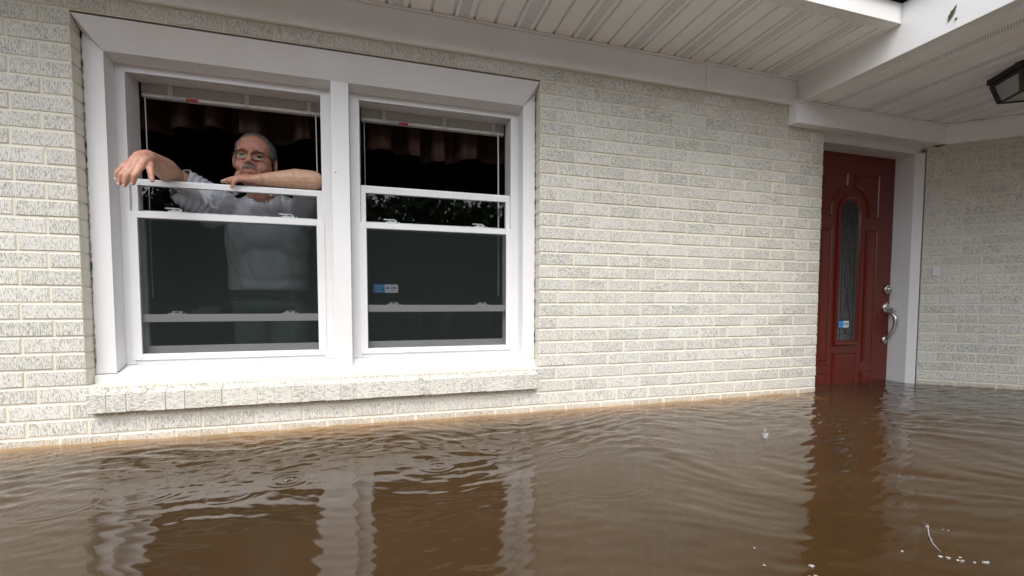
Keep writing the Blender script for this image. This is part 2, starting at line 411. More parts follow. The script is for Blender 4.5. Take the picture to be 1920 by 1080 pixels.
def window(xa, xb, rail_t, rail_b, low_t, low_b, num, lab):
    """xa..xb: clear width between casing and mullion"""
    jl, jr = xa, xb
    fl = xa+(.036 if xa < -1 else .044); fr = xb-(.054 if xa < -1 else .045)      # frame inner edges at the outer plane
    f = MB(); B = .0015
    f.box((jl, YW, .302), (fl, .262, 1.606), 0, B); f.box((fr, YW, .302), (jr, .262, 1.606), 0, B)
    f.box((fl, YW, 1.573), (fr, .160, 1.606), 0, B); f.box((fl, .160, 1.5905), (fr, .175, 1.615)); f.box((fl, .196, 1.584), (fr, .262, 1.625), 0, B)
    f.box((fl, .175, 1.6005), (fr, .196, 1.620))
    f.box((fl, YW+.004, .302), (fr, .262, .3195), 0, B)
    win = f.build('window', M['frame'], house); tag(win, lab)
    st = .0265
    # outer half screen frame
    s = MB(); y0, y1 = YW-.004, YW+.009
    s.box((fl-.010, y0, .3205), (fl+st, y1, .979), 0, B); s.box((fr-st, y0, .3205), (fr+.010, y1, .979), 0, B)
    s.box((fl+st, y0, .3205), (fr-st, y1, .3485), 0, B); s.box((fl+st, y0, .951), (fr-st, y1, .979), 0, B)
    s.build('screen_frame', M['frame'], win)
    s = MB(); s.add([(fl+st, y0+.007, .3485), (fr-st, y0+.007, .3485), (fr-st, y0+.007, .951), (fl+st, y0+.007, .951)], [(0, 1, 2, 3)])
    s.build('insect_screen', M['screen'], win)
    # lowered upper sash
    s = MB(); y0, y1 = .156, .180
    s.prism([(y0, rail_b), (y0, rail_t-.009), (y0+.003, rail_t-.006), (y0+.008, rail_t-.006), (y0+.009, rail_t), (y1-.003, rail_t+.001), (y1, rail_t-.003), (y1, rail_b)], 'x', fl+.001, fr-.001)
    s.box((fl+.001, y0, low_b), (fl+st-.002, y1, rail_b)); s.box((fr-st+.002, y0, low_b), (fr-.001, y1, rail_b))
    s.box((fl+st-.002, y0, low_b), (fr-st+.002, y1, low_t), 0, B)
    us = s.build('upper_sash', M['frame'], win)
    s = MB(); s.add([(fl+st-.002, y0+.010, low_t), (fr-st+.002, y0+.010, low_t), (fr-st+.002, y0+.010, rail_b), (fl+st-.002, y0+.010, rail_b)], [(0, 1, 2, 3)]); s.build('glass', M['glass'], win)
    # inner lower sash
    s = MB(); y0, y1 = .190, .214
    s.box((fl+.001, y0, .325), (fl+st+.002, y1, .992), 0, B); s.box((fr-st-.002, y0, .325), (fr-.001, y1, .992), 0, B)
    s.box((fl+st+.002, y0, .325), (fr-st-.002, y1, .378), 0, B); s.box((fl+st+.002, y0, .955), (fr-st-.002, y1, .992), 0, B)
    s.build('lower_sash', M['frame'], win)
    s = MB(); s.add([(fl+st+.002, y0+.010, .378), (fr-st-.002, y0+.010, .378), (fr-st-.002, y0+.010, .955), (fl+st+.002, y0+.010, .955)], [(0, 1, 2, 3)]); s.build('glass', M['glass'], win)
    # tilt latches
    for (z, y) in ((.992, .196), (low_t, .158)):
        for fx in (.20, .80):
            cx = fl+(fr-fl)*fx; big = z > .9
            t = MB(); t.box((cx-.034, y, z), (cx+.034, y+.014, z+.006), 0, .001)
            t.box((cx-.020, y, z+.006), (cx+.020, y+.012, z+.014), 0, .0015)
            if big: t.box((cx-.046, y-.003, z+.013), (cx+.012, y+.010, z+.018), 0, .001)
            t.box((cx-.008, y-.0006, z+.0075), (cx+.010, y+.001, z+.0125), 1)
            t.box((cx+.022, y-.0006, z+.001), (cx+.030, y+.001, z+.0055), 1)
            t.build('tilt_latch', [M['hardware'], M['latch_dark']], win)
    # number pencilled on the head
    me = text_mesh('218', .020, (fl+(fr-fl)*(.175 if xa < -1 else .21), .1955, 1.597 if xa < -1 else 1.594), sx=1.35, bold=.0003)
    link('handwritten_number', me, INK, win)
    return fl, fr
wl = window(CL, ML, 1.125, 1.0965, .5245, .490, '218', 'double hung window with its upper sash slid down and a man leaning out')
wr = window(MR, CR, 1.1665, 1.129, .567, .532, '218', 'double hung window with its upper sash slid down and an empty dark room behind')

# ---------------------------------------------------------------- eaves, beams, soffits
def soffit(name, x_start, pitch, first_perf, xa, xb, ya, yb, z, per_w=.052):
    s = MB(); g = .015; h = .014
    k = math.ceil((xa-x_start)/pitch)-1
    while x_start+k*pitch < xb:
        a = x_start+k*pitch; b = a+pitch; a2 = max(a, xa); b2 = min(b, xb)
        if b2-a2 > .02:
            # groove at a: rise step then slope back, flat to b
            s.add([(a2, ya, z+h), (a2, yb, z+h), (a2+.0015, yb, z), (a2+.0015, ya, z)], [(0, 1, 2, 3)])
            perf = (k-first_perf) % 3 == 0
            c = (a2+b2-g)/2
            segs = [(a2+.0015, b2-g, 0)] if not perf else [(a2+.0015, c-per_w/2, 0), (c-per_w/2, c+per_w/2, 1), (c+per_w/2, b2-g, 0)]
            for (p, q, mi) in segs: s.add([(p, ya, z), (p, yb, z), (q, yb, z), (q, ya, z)], [(0, 1, 2, 3)], mi)
            s.add([(b2-g, ya, z), (b2-g, yb, z), (b2, yb, z+h), (b2, ya, z+h)], [(0, 1, 2, 3)])
        k += 1
    return s.build(name, [M['soffit'], M['perf']], house)
ZS, ZP = 1.952, 1.807
YE = -.578
soffit('soffit', .047, .1026, 0, XL-.6, 2.455, YE+.012, .002, ZS)
# main eave trim: frieze board with channel, lip, fascia
mb = MB()
mb.box((XL-.6, -.020, 1.797), (1.8, .0035, 1.9385), 0, .0012); mb.box((1.8015, -.0205, 1.797), (2.467, .0035, 1.9385), 0, .0012)
mb.box((XL-.6, -.027, 1.9395), (2.467, .0035, 1.951), 0, .001)
mb.build('frieze_board', M['soffit'], house)
mb = MB(); mb.box((XL-.6, YE-.012, ZS-.003), (2.467, YE+.0, 2.047), 0, .0015); mb.box((XL-.6, YE+.0, ZS-.003), (2.467, YE+.048, ZS-.0012))
mb.box((2.438, YE+.05, ZS-.003), (2.467, -.028, ZS-.001))
mb.build('fascia', M['fascia'], house)
# porch beam running out from the wall
mb = MB(); mb.box((2.4685, -2.35, ZP-.006), (2.4875, .001, 2.047), 0, .0015); mb.box((2.4875, -2.35, ZP-.006), (2.515, -.06, ZP-.0035))
mb.build('porch_fascia', M['fascia'], house)
soffit('porch_soffit', 2.554, .0966, 1, 2.4885, 7.2, -2.35, .03, ZP, .045)
# lower frieze over the door and along the angled wall
mb = MB(); zl, zu = 1.672, 1.8045
mb.box((2.424, -.062, zl), (3.755, -.001, zu-.012), 0, .002); mb.box((2.424, -.066, zu-.0115), (3.757, -.001, zu), 0, .001)
mb.box((2.7225, -.001, 1.6725), (3.80, .0712, 1.7195))
mb.build('frieze_board', M['soffit'], house)
mb = MB(); mb.box((-.010, -.052, zl), (3.6, -.001, zu-.012), 0, .002); mb.box((-.010, -.056, zu-.0115), (3.6, -.001, zu), 0, .001)
fb = mb.build('frieze_board', M['soffit'], house); fb.matrix_parent_inverse = Matrix(); fb.location = Vector((3.712+.02, .033-.018, 0))-house.location; fb.rotation_euler = (0, 0, -TH)
tag(fb, 'white frieze board along the angled wall')
# roof
mb = MB()
mb.prism([(YE-.035, 2.050), (YE-.035, 2.095), (2.7, 3.55), (6.6, 2.10), (6.6, 2.06), (2.7, 3.50)], 'x', XL-.7, 2.44)
mb.prism([(-2.42, 2.050), (-2.42, 2.082), (1.2, 3.4), (6.6, 2.10), (6.6, 2.06), (1.2, 3.35)], 'x', 2.441, 7.7)
mb.box((2.44, -2.42, 2.050), (2.50, YE-.036, 2.10))
mb.build('roof', M['shingle'], house)
mb = MB(); mb.box((2.5, -2.37, ZP-.006), (7.3, -2.352, 2.047), 0, .002); mb.build('porch_fascia', M['fascia'], house)
mb = MB(); mb.box((6.9, -2.30, -1.2), (7.04, -2.16, ZP), 0, .004); mb.build('porch_post', M['fascia'], house)

# ---------------------------------------------------------------- door
DY = .200; DXa, DXb = 2.775, 3.678; DC = 3.232
mb = MB()
mb.prism([(3.661, .225), (3.661, .0745), (3.6995, .0345), (3.7215, .052), (3.7215, .225)], 'z', -1.2, 1.6405)     # right jamb and casing
mb.box((2.7215, .072, -1.2), (2.772, .225, 1.6405), 0, .003)
mb.box((2.7215, .0715, 1.6405), (3.722, .225, 1.7195), 0, .002)
mb.box((3.7225, .078, -1.2), (3.80, .225, 1.7195))
mb.box((2.7215, .225, -1.2), (2.79, .27, 1.72)); mb.box((3.665, .225, -1.2), (3.80, .27, 1.72)); mb.box((2.79, .225, 1.66), (3.665, .27, 1.72))
mb.build('door_frame', trim_mat('white_door_trim', (.76, .76, .765), .4, .8), house)

dm = MB()
dm.box((DXa, DY, -.46), (DXb, DY+.042, 1.655), 0, .002)
def ring(mb, pts, prof, mi=0):
    """closed moulding: pts in door plane (x,z) counter-clockwise, prof list of (inset, y)"""
    n = len(pts); P = [Vector((p[0], p[1])) for p in pts]; offs = []
    for i in range(n):
        a = (P[i]-P[i-1]).normalized(); b = (P[(i+1) % n]-P[i]).normalized()
        na = Vector((-a.y, a.x)); nb = Vector((-b.y, b.x)); nn = (na+nb)
        nn = nn/max(.3, nn.dot(na)) if nn.length > 1e-6 else na
        offs.append(nn)
    vs_ = []
    for (ins, y) in prof:
        for i in range(n): q = P[i]+offs[i]*ins; vs_.append((q.x, y, q.y))
    m_ = len(prof); fs = [(j*n+i, j*n+(i+1) % n, (j+1)*n+(i+1) % n, (j+1)*n+i) for j in range(m_-1) for i in range(n)]
    mb.add(vs_, fs, mi)
    return [(P[i]+offs[i]*prof[-1][0]) for i in range(n)], prof[-1][1]
def panel(mb, pts):
    prof = [(0, DY+.001), (.002, DY-.007), (.008, DY-.0075), (.013, DY-.0005), (.018, DY-.0005), (.028, DY-.0055)]
    q, y = ring(mb, pts, prof)
    mb.add([(p.x, y, p.y) for p in q], [tuple(range(len(q)))])
def rect(a, b, c, d): return [(a, c), (b, c), (b, d), (a, d)]
mx_ = lambda x: 2*DC-x
for s in (0, 1):
    def rr(a, b, c, d): return rect(a, b, c, d) if not s else rect(mx_(b), mx_(a), c, d)
    panel(dm, rr(3.392, 3.509, .144, 1.116)); panel(dm, rr(3.392, 3.509, -.34, .082))
    # upper panel hugging the arch
    arc = []; rad = .172; cz = 1.235
    for k in range(13):
        a = R(8+(80-8)*k/12); arc.append((DC+rad*math.cos(a), cz+rad*math.sin(a)))
    pts = [(3.402, 1.198), (3.509, 1.198), (3.509, 1.512), (arc[-1][0], 1.512)]+arc[::-1]
    if s: pts = [(mx_(x), z) for x, z in pts][::-1]
    panel(dm, pts)
panel(dm, rect(3.110, 3.354, -.34, .224))
door = dm.build('door', M['door'], house)
# glazed light frame
def arch(w_, zb, ztop, n=20):
    r_ = w_/2; return [(DC-r_, zb), (DC+r_, zb)]+[(DC+r_*math.cos(PI*k/n), ztop-r_+r_*math.sin(PI*k/n)) for k in range(n+1)]
mb = MB(); ring(mb, arch(.245, .270, 1.350), [(0, DY+.001), (.003, DY-.012), (.014, DY-.016), (.026, DY-.012), (.034, DY-.004), (.042, DY+.004)])
mb.build('light_moulding', M['door'], door)
def leaded_mat():
    mt = mat('door_glass', (.008, .010, .009), .03, spec=.9); return mt
mb = MB(); g = arch(.163, .310, 1.310); mb.add([(x, DY-.0025, z) for x, z in g], [tuple(range(len(g)))])
mb.build('door_glass', leaded_mat(), door)
mb = MB()
LEAD = mat('lead_came', (.05, .05, .05), .4, .6)
for s in (-1, 1):
    for (za, zb) in ((.35, .66), (.66, .97), (.97, 1.27)):
        pts = [(DC+s*.028*math.sin(PI*t/12)*(1+.5*math.sin(2*PI*t/12)), DY-.004, za+(zb-za)*t/12) for t in range(13)]
        mb.tube(pts, .0016, 5)
for z in (.35, .66, .97, 1.265):
    mb.tube([(DC-.078, DY-.004, z), (DC, DY-.004, z+.012), (DC+.078, DY-.004, z)], .0013, 5)
for s in (-1, 1): mb.tube([(DC+s*.06, DY-.004, .312), (DC+s*.06, DY-.004, 1.26)], .0012, 5)
mb.build('lead_came', LEAD, door)
# lockset
mb = MB()
def disc(mb, c, r_, y0, y1, n=24, bev=.004):
    mb.tube([(c[0], y0, c[1]), (c[0], y1+bev, c[1]), (c[0], y1, c[1])], [r_, r_, r_-bev], n)
disc(mb, (3.622, .683), .033, DY+.001, DY-.016); disc(mb, (3.622, .683), .019, DY-.016, DY-.030); mb.box((3.618, DY-.034, .671), (3.626, DY-.029, .695), 0, .002)
mb.build('deadbolt', M['steel'], door, True)
mb = MB()
mb.ell((3.620, DY-.004, .545), (.033, .016, .043)); mb.ell((3.620, DY-.004, .306), (.025, .014, .032))
mb.tube([(3.620, DY-.012, .515), (3.622, DY-.045, .508), (3.628, DY-.064, .480), (3.630, DY-.068, .44), (3.628, DY-.060, .40), (3.623, DY-.044, .36), (3.620, DY-.028, .33), (3.620, DY-.014, .315)],
        [.010, .011, .012, .012, .010, .009, .010, .012], 12)
mb.tube([(3.622, DY-.01, .535), (3.624, DY-.05, .538), (3.626, DY-.066, .530)], [.007, .008, .009], 10)
mb.build('handle', M['steel'], door, True)
# doorbell button on the angled wall
mb = MB(); mb.box((.055, -.013, .772), (.098, -.001, .836), 0, .003); mb.box((.068, -.016, .793), (.085, -.0125, .815), 0, .002)
db = mb.build('doorbell', M['hardware'], house); db.matrix_parent_inverse = Matrix(); db.location = Vector((3.712, .033, 0))-house.location; db.rotation_euler = (0, 0, -TH)

# ---------------------------------------------------------------- alarm stickers
BLUE = mat('sticker_blue', (.01, .18, .52), .5); WHT = mat('sticker_white', (.62, .66, .68), .5); TXB = mat('sticker_pale_text', (.45, .68, .85), .5); TEAL = mat('sticker_teal', (.03, .28, .35), .5); TXD = mat('sticker_dark_text', (.02, .02, .04), .5)
def sticker(xa, xb, za, zb, y, label):
    r_ = empty('alarm_sticker', ((xa+xb)/2, y, (za+zb)/2)); tag(r_, label, 'sticker', 'small blue and white alarm stickers')
    xm = xa+(xb-xa)*.45; h_ = zb-za
    def P(name, me, mt): return link(name, me, mt, r_)
    mb = MB(); mb.box((xa, y-.0008, za), (xm, y, zb)); P('blue_field', mb.mesh('b'), BLUE)
    c = .004; mb = MB(); mb.prism([(xm, za), (xb-c, za), (xb, za+c), (xb, zb-c), (xb-c, zb), (xm, zb)], 'y', y-.0008, y); P('white_field', mb.mesh('w'), WHT)
    for k, s_ in enumerate(('Wireless', 'Alarm', 'System')):
        P('lettering', text_mesh(s_, h_*.24, ((xa+xm)/2, y-.0012, zb-h_*(.22+.29*k)), ext=.0001), TXB)
    P('lettering', text_mesh('ATMC', h_*.30, (xm+(xb-xm)*.64, y-.0012, za+h_*.56), ext=.0001, bold=.0003), TXD)
    P('lettering', text_mesh('SECURITY', h_*.12, (xm+(xb-xm)*.70, y-.0012, za+h_*.33), ext=.0001), TEAL)
    mb = MB(); mb.tube([(xm+(xb-xm)*.20, y-.0008, za+h_*.56), (xm+(xb-xm)*.20, y-.0013, za+h_*.56)], h_*.16, 20); P('emblem', mb.mesh('e'), TEAL)
sticker(-.036, .086, .630, .672, .1655, 'blue and white alarm sticker on the right window glass above the lower rail')
sticker(3.153, 3.256, .404, .452, DY-.0045, 'blue and white alarm sticker on the narrow arched glass of the red door')

# ---------------------------------------------------------------- blinds, cords, curtains
SLAT = mat('blind_slat', (.78, .77, .74), .5); BRAIL = mat('blind_rail', (.74, .73, .70), .45); TAPE = mat('blind_ladder_tape', (.70, .69, .66), .7)
CORD = mat('blind_cord', (.62, .61, .58), .6); REDT = mat('red_warning_tag', (.40, .015, .012), .5); GREYT = mat('grey_tag', (.35, .35, .42), .5)
def blind(xa, xb, label, tagx, cords):
    r_ = empty('window_blind', ((xa+xb)/2, .285, 1.54)); tag(r_, label, 'blind', 'raised window blinds')
    zt, zb = 1.600, 1.532
    s = MB()
    for k in range(11):
        z = zb+.013+(zt-zb-.014)*k/11; dx = random.uniform(-.001, .001); s.box((xa+dx, .272+random.uniform(-.001, .001), z), (xb+dx, .298, z+.0021))
    s.build('slats', SLAT, r_)
    s = MB(); s.box((xa, .270, zb-.006), (xb, .300, zb+.010), 0, .003); s.build('bottom_rail', BRAIL, r_)
    s = MB(); s.box((xa, .266, zt+.006), (xb, .302, zt+.032), 0, .002); s.build('head_rail', BRAIL, r_)
    for f_ in (.15, .56, .92):
        s = MB(); x = xa+(xb-xa)*f_
        for k in range(9): s.box((x-.010, .2655+random.uniform(-.0015, .001), zb-.004+k*.0085), (x+.010, .2715, zb+.0035+k*.0085), 0, .001)
        s.build('ladder_tape', TAPE, r_)
    for (x, zlow, rad) in cords:
        s = MB(); s.tube([(x, .262, zb-.002), (x+.002, .262, (zb+zlow)/2), (x+.001, .262, zlow)], rad, 6); s.build('lift_cord', CORD, r_)
    s = MB(); s.box((tagx, .2665, zb-.010), (tagx+.050, .2695, zb+.003)); s.build('warning_tag', REDT, r_)
    s = MB(); s.box((tagx-.085, .2668, zb-.0095), (tagx-.006, .2694, zb+.000)); s.build('paper_tag', GREYT, r_)
blind(wl[0]+.004, wl[1]-.004, 'white slatted blind pulled up in the window where the man leans out', -.87, [(-1.028, .6, .0022), (-.3045, .9, .0028)])
blind(wr[0]+.004, wr[1]-.004, 'white slatted blind pulled up in the empty right hand window', .10, [(-.0735, .95, .0015), (.645, .62, .0042)])
CURT = fabric_mat('tan_valance', (.060, .032, .022), .35, (120, 120, 120))
def valance(xa, xb, label, seed, low=0.0):
    rnd = random.Random(seed); n = 220; ph = [rnd.uniform(0, 6.28) for _ in range(5)]
    mb = MB(); vs_ = []; rows = 10
    for j in range(rows+1):
        t = j/rows
        for i in range(n+1):
            u = i/n; x = xa+(xb-xa)*u
            fold = math.tanh(2.6*math.sin(u*33+ph[0]+1.3*math.sin(u*9+ph[1])))
            y = .45-.075*fold*(.5+.5*t)+.008*math.sin(u*91+ph[2])
            hem = 1.446-low+.020*math.sin(u*11+ph[3])-.012*fold
            vs_.append((x+.008*math.sin(u*38+ph[4])*t, y, 1.80+(hem-1.80)*t))
    fs = [(j*(n+1)+i, j*(n+1)+i+1, (j+1)*(n+1)+i+1, (j+1)*(n+1)+i) for j in range(rows) for i in range(n)]
    mb.add(vs_, fs); o = mb.build('curtain_valance', CURT, None, True); tag(o, label, 'curtain', 'short tan curtain valances')
    md = o.modifiers.new('s', 'SOLIDIFY'); md.thickness = .002
valance(-1.16, -.19, 'short tan pleated valance hanging in the dark behind the leaning man', 3)
valance(-.16, .80, 'short tan pleated valance hanging in the dark behind the empty right window', 9, .030)

# ---------------------------------------------------------------- porch lamp
lamp = empty('porch_lamp', (3.265, -.684, ZP)); tag(lamp, 'black square flush lantern with frosted panes under the porch ceiling', 'ceiling lamp')
lu = Vector((-.512, -.859, 0)); lv = Vector((.859, -.512, 0)); lc = Vector((3.265, -.684, 0))
def LP(a, b, z): p = lc+lu*a+lv*b; return (p.x, p.y, z)
def frust(mb, ra, za, rb, zb):
    q = [(-1, -1), (1, -1), (1, 1), (-1, 1)]
    mb.add([LP(a*ra, b*ra, za) for a, b in q]+[LP(a*rb, b*rb, zb) for a, b in q], [(0, 1, 2, 3), (7, 6, 5, 4), (0, 4, 5, 1), (1, 5, 6, 2), (2, 6, 7, 3), (3, 7, 4, 0)])
mb = MB(); frust(mb, .108, ZP+.012, .1115, 1.803); frust(mb, .1115, 1.803, .1115, 1.778); frust(mb, .102, 1.778, .101, 1.762); mb.build('canopy', M['black'], lamp)
mb = MB()
for a in (-1, 1):
    for b in (-1, 1):
        mb.tube([LP(a*.097, b*.097, 1.770), LP(a*.073, b*.073, 1.668)], .012, 4)
q = [(-1, -1), (1, -1), (1, 1), (-1, 1)]
for k in range(4):
    a, b = q[k], q[(k+1) % 4]; mb.tube([LP(a[0]*.073, a[1]*.073, 1.668), LP(b[0]*.073, b[1]*.073, 1.668)], .0065, 4)
mb.build('cage', M['black'], lamp)
mb = MB(); frust(mb, .093, 1.770, .070, 1.670); mb.build('lamp_glass', M['frost'], lamp)
mb = MB(); mb.ell(LP(0, 0, 1.664), (.012, .012, .009)); mb.build('finial', M['black'], lamp, True)

# ---------------------------------------------------------------- leaves stuck on the porch fascia
def leaf(name, cy, cz, L_, wd, ang, label, grp, colr):
    mt = mat('wet_leaf', colr, .45); t = NT(mt); n = t.noise(t.coords((120, 120, 120)), 1, 3); t.l(t.mix(n, colr, tuple(c*.45 for c in colr)), t.b.inputs['Base Color'])
    mb = MB(); n_ = 14; vs_ = []
    for i in range(n_+1):
        t_ = i/n_; w_ = wd*math.sin(PI*min(1, t_*1.04))**.8*(1+.22*math.sin(t_*23)) if t_ < .93 else wd*.05
        s_ = (t_-.5)*L_
        for k in (-1, 0, 1):
            a = s_; b = k*w_/2; vs_.append((2.4665-.0012-.002*abs(k)*.6-.0016*math.sin(t_*5), cy+a*math.cos(ang)-b*math.sin(ang), cz+a*math.sin(ang)+b*math.cos(ang)))
    fs = [(i*3+k, i*3+k+1, (i+1)*3+k+1, (i+1)*3+k) for i in range(n_) for k in range(2)]
    mb.add(vs_, fs); o = mb.build(name, mt, None, True); md = o.modifiers.new('s', 'SOLIDIFY'); md.thickness = .0006
    tag(o, label, 'leaf')
leaf('leaf', -.797, 1.875, .066, .017, R(116), 'pointed green leaf stuck to the white porch fascia', None, (.06, .09, .015))
leaf('leaf', -.812, 1.843, .013, .010, R(60), 'tiny torn leaf scrap stuck just below the larger green leaf', None, (.07, .08, .03))

# ---------------------------------------------------------------- person
def remesh_obj(mb, voxel, smooth, name, mats, parent=None, fac=.5):
    me = mb.mesh(name+'_src'); o = bpy.data.objects.new(name+'_src', me); col.objects.link(o)
    md = o.modifiers.new('r', 'REMESH'); md.mode = 'VOXEL'; md.voxel_size = voxel; md.adaptivity = 0
    if smooth: ms = o.modifiers.new('s', 'SMOOTH'); ms.iterations = smooth; ms.factor = fac
    bpy.context.view_layer.update()
    out = bpy.data.meshes.new_from_object(o.evaluated_get(bpy.context.evaluated_depsgraph_get())); out.name = name
    bpy.data.objects.remove(o); bpy.data.meshes.remove(me)
    return link(name, out, mats, parent, True)
HS = 1.12
HC = Vector((-.602, .340, 1.288)); HROT = Matrix.Rotation(R(1), 3, 'Z') @ Matrix.Rotation(R(3), 3, 'Y') @ Matrix.Rotation(R(4), 3, 'X')
def hp(x, y, z): return HC+HROT @ (Vector((x, y, z))*HS)
def hr(*r_): return tuple(a*HS for a in r_)
B = MB()
# head
B.ell(hp(0, .020, .040), hr(.077, .094, .082), HROT, 28, 18); B.ell(hp(0, -.018, .045), hr(.068, .066, .062), HROT)
B.ell(hp(0, -.016, -.025), hr(.072, .070, .082), HROT); B.ell(hp(0, -.030, -.080), hr(.060, .050, .036), HROT)
B.ell(hp(0, -.076, -.094), hr(.025, .018, .018), HROT); B.cap(hp(-.020, -.072, -.088), hp(.020, -.072, -.088), .016*HS, .016*HS)
for s in (-1, 1):
    B.ell(hp(s*.040, -.058, -.032), hr(.026, .024, .026), HROT); B.ell(hp(s*.046, -.040, -.078), hr(.024, .030, .026), HROT)
    B.cap(hp(s*.012, -.086, .030), hp(s*.046, -.068, .033), .0085*HS, .008*HS)
    B.ell(hp(s*.0125, -.0985, -.0235), hr(.0085, .010, .008), HROT)
    B.ell(hp(s*.082, .014, -.008), hr(.008, .017, .031), HROT @ Matrix.Rotation(R(s*18), 3, 'Z'), 16, 10)
    B.cap(hp(s*.030, -.080, -.045), hp(s*.040, -.065, -.075), .0075*HS, .007*HS)
    B.cap(hp(s*.017, -.087, -.006), hp(s*.047, -.070, -.006), .007*HS, .006*HS)
B.chain([hp(0, -.086, .020), hp(0, -.097, .0), hp(0, -.109, -.0155)], [.0075*HS, .009*HS, .0125*HS])
B.chain([hp(-.024, -.078, -.0485), hp(-.008, -.090, -.0455), hp(.008, -.090, -.0455), hp(.024, -.078, -.0485)], [.004, .0062, .0062, .004])
B.chain([hp(-.022, -.077, -.058), hp(0, -.089, -.0600), hp(.022, -.077, -.058)], [.004, .0072, .004])
B.ell(hp(0, -.074, -.052), hr(.034, .016, .022), HROT)
B.cap(hp(0, .010, -.065), Vector((-.585, .44, 1.09)), .060, .066)
# trunk and legs
B.ell((-.565, .47, 1.03), (.185, .115, .12)); B.ell((-.560, .46, .90), (.168, .125, .17)); B.ell((-.562, .44, .74), (.165, .135, .15)); B.ell((-.565, .46, .60), (.160, .120, .12))
for s in (-1, 1): B.cap((-.565+s*.085, .46, .56), (-.565+s*.11, .47, .02), .085, .058); B.cap((-.565+s*.11, .47, .02), (-.565+s*.12, .50, -.40), .056, .042); B.cap((-.565+s*.12, .50, -.44), (-.565+s*.14, .37, -.455), .038, .03)
# his right arm, coming out over the rail
SR = Vector((-.735, .44, 1.035)); ER = Vector((-.918, .235, 1.160)); WR = Vector((-.905, -.035, 1.166))
B.chain([SR, ER], [.060, .046]); B.chain([ER, Vector((-.914, .14, 1.172)), WR], [.047, .047, .0315])
hand = [WR, Vector((-.912, -.065, 1.152)), Vector((-.922, -.090, 1.128))]
B.chain(hand, [.032, .031, .026])
def V(*a): return Vector(a)
mcp = [V(-.961, -.096, 1.106), V(-.941, -.110, 1.099), V(-.919, -.117, 1.099), V(-.897, -.112, 1.106)]
wst = [V(-.922, -.050, 1.150), V(-.913, -.062, 1.156), V(-.905, -.066, 1.158), V(-.896, -.058, 1.154)]
for a, b in zip(wst, mcp): B.chain([a, a.lerp(b, .5)+V(0, -.006, .004), b], [.021, .017, .0125])
for i_ in range(3): B.chain([wst[i_].lerp(wst[i_+1], .5), mcp[i_].lerp(mcp[i_+1], .5)+V(0, .006, .003)], [.020, .0115])
tips = [[V(-.977, -.102, 1.083), V(-.984, -.094, 1.060)], [V(-.957, -.121, 1.070), V(-.968, -.112, 1.039)], [V(-.935, -.128, 1.067), V(-.948, -.118, 1.033)], [V(-.910, -.124, 1.073), V(-.923, -.116, 1.042)]]
frad = [(.0100, .0088, .0074), (.0108, .0096, .0080), (.0112, .0100, .0084), (.0112, .0100, .0084)]
for mc, tp, fr_ in zip(mcp, tips, frad): B.chain([mc]+[tp[0].lerp(mc, .12), tp[0], tp[0].lerp(tp[1], .6), tp[1]], [fr_[0]*1.08, fr_[0], fr_[1]*1.04, fr_[1]*.98, fr_[2]])
B.chain([V(-.896, -.045, 1.148), V(-.880, -.080, 1.122), V(-.869, -.100, 1.092), V(-.861, -.108, 1.060)], [.020, .0145, .0115, .0085])
# his left arm, lying along the rail
SL = V(-.385, .45, 1.060); EL = V(-.318, .188, 1.176); WL = V(-.520, .172, 1.163)
B.chain([SL, EL], [.060, .047]); B.chain([EL, EL.lerp(WL, .35)+V(0, 0, .006), WL], [.049, .048, .0300])
B.ell(EL+V(.012, -.006, .0), (.042, .044, .044))
B.chain([WL, V(-.555, .170, 1.160)], [.029, .024])
mcl = [V(-.592, .142, 1.149), V(-.600, .156, 1.157), V(-.604, .176, 1.159), V(-.600, .196, 1.154)]
for k, a in enumerate(mcl): B.chain([V(-.540, .152+.011*k, 1.159), a], [.020, .0125])
fl_ = [([V(-.622, .136, 1.149), V(-.640, .130, 1.136), V(-.650, .132, 1.108)], .0100), ([V(-.624, .150, 1.159), V(-.648, .146, 1.151), V(-.660, .147, 1.138)], .0108),
       ([V(-.640, .176, 1.163), V(-.672, .176, 1.153), V(-.700, .174, 1.140)], .0108), ([V(-.634, .198, 1.158), V(-.666, .202, 1.148), V(-.690, .203, 1.138)], .0105)]
for a, (ch, rr_) in zip(mcl, fl_): B.chain([a]+ch, [rr_*1.15, rr_, rr_*.93, rr_*.78])
B.chain([V(-.548, .195, 1.152), V(-.580, .222, 1.142), V(-.605, .235, 1.132)], [.018, .0125, .010])
def skin_mat():
    mt = mat('skin', (.50, .26, .18), .48, spec=.4); t = NT(mt)
    a = t.n('ShaderNodeAttribute', attribute_name='red').outputs['Fac']
    n = t.noise(t.coords((60, 60, 60)), 1, 4, .6); n2 = t.noise(t.coords((600, 600, 600)), 1, 2)
    arm = t.mix(t.ramp(n, [(.35, 0), (.65, 1)]), (.47, .275, .175), (.58, .375, .265)); hd = t.mix(t.ramp(n, [(.35, 0), (.65, 1)]), (.43, .185, .130), (.56, .285, .215))
    t.l(t.mix(a, arm, hd), t.b.inputs['Base Color']); t.l(t.bump(t.math('ADD', n, n2), .18, .002), t.b.inputs['Normal'])
    t.b.inputs['Subsurface Weight'].default_value = .12; t.b.inputs['Subsurface Radius'].default_value = (.01, .004, .002); t.b.inputs['Subsurface Scale'].default_value = .5
    return mt
SKIN = skin_mat()
person = remesh_obj(B, .0026, 5, 'person', SKIN)
co = np.empty(len(person.data.vertices)*3, np.float32); person.data.vertices.foreach_get('co', co); co = co.reshape(-1, 3)
red = np.zeros(len(co), np.float32)
red[(np.linalg.norm(co-np.array(HC), axis=1) < .19)] = 1.0
red = np.maximum(red, np.clip((.02-co[:, 1])/.05, 0, 1)*.7)
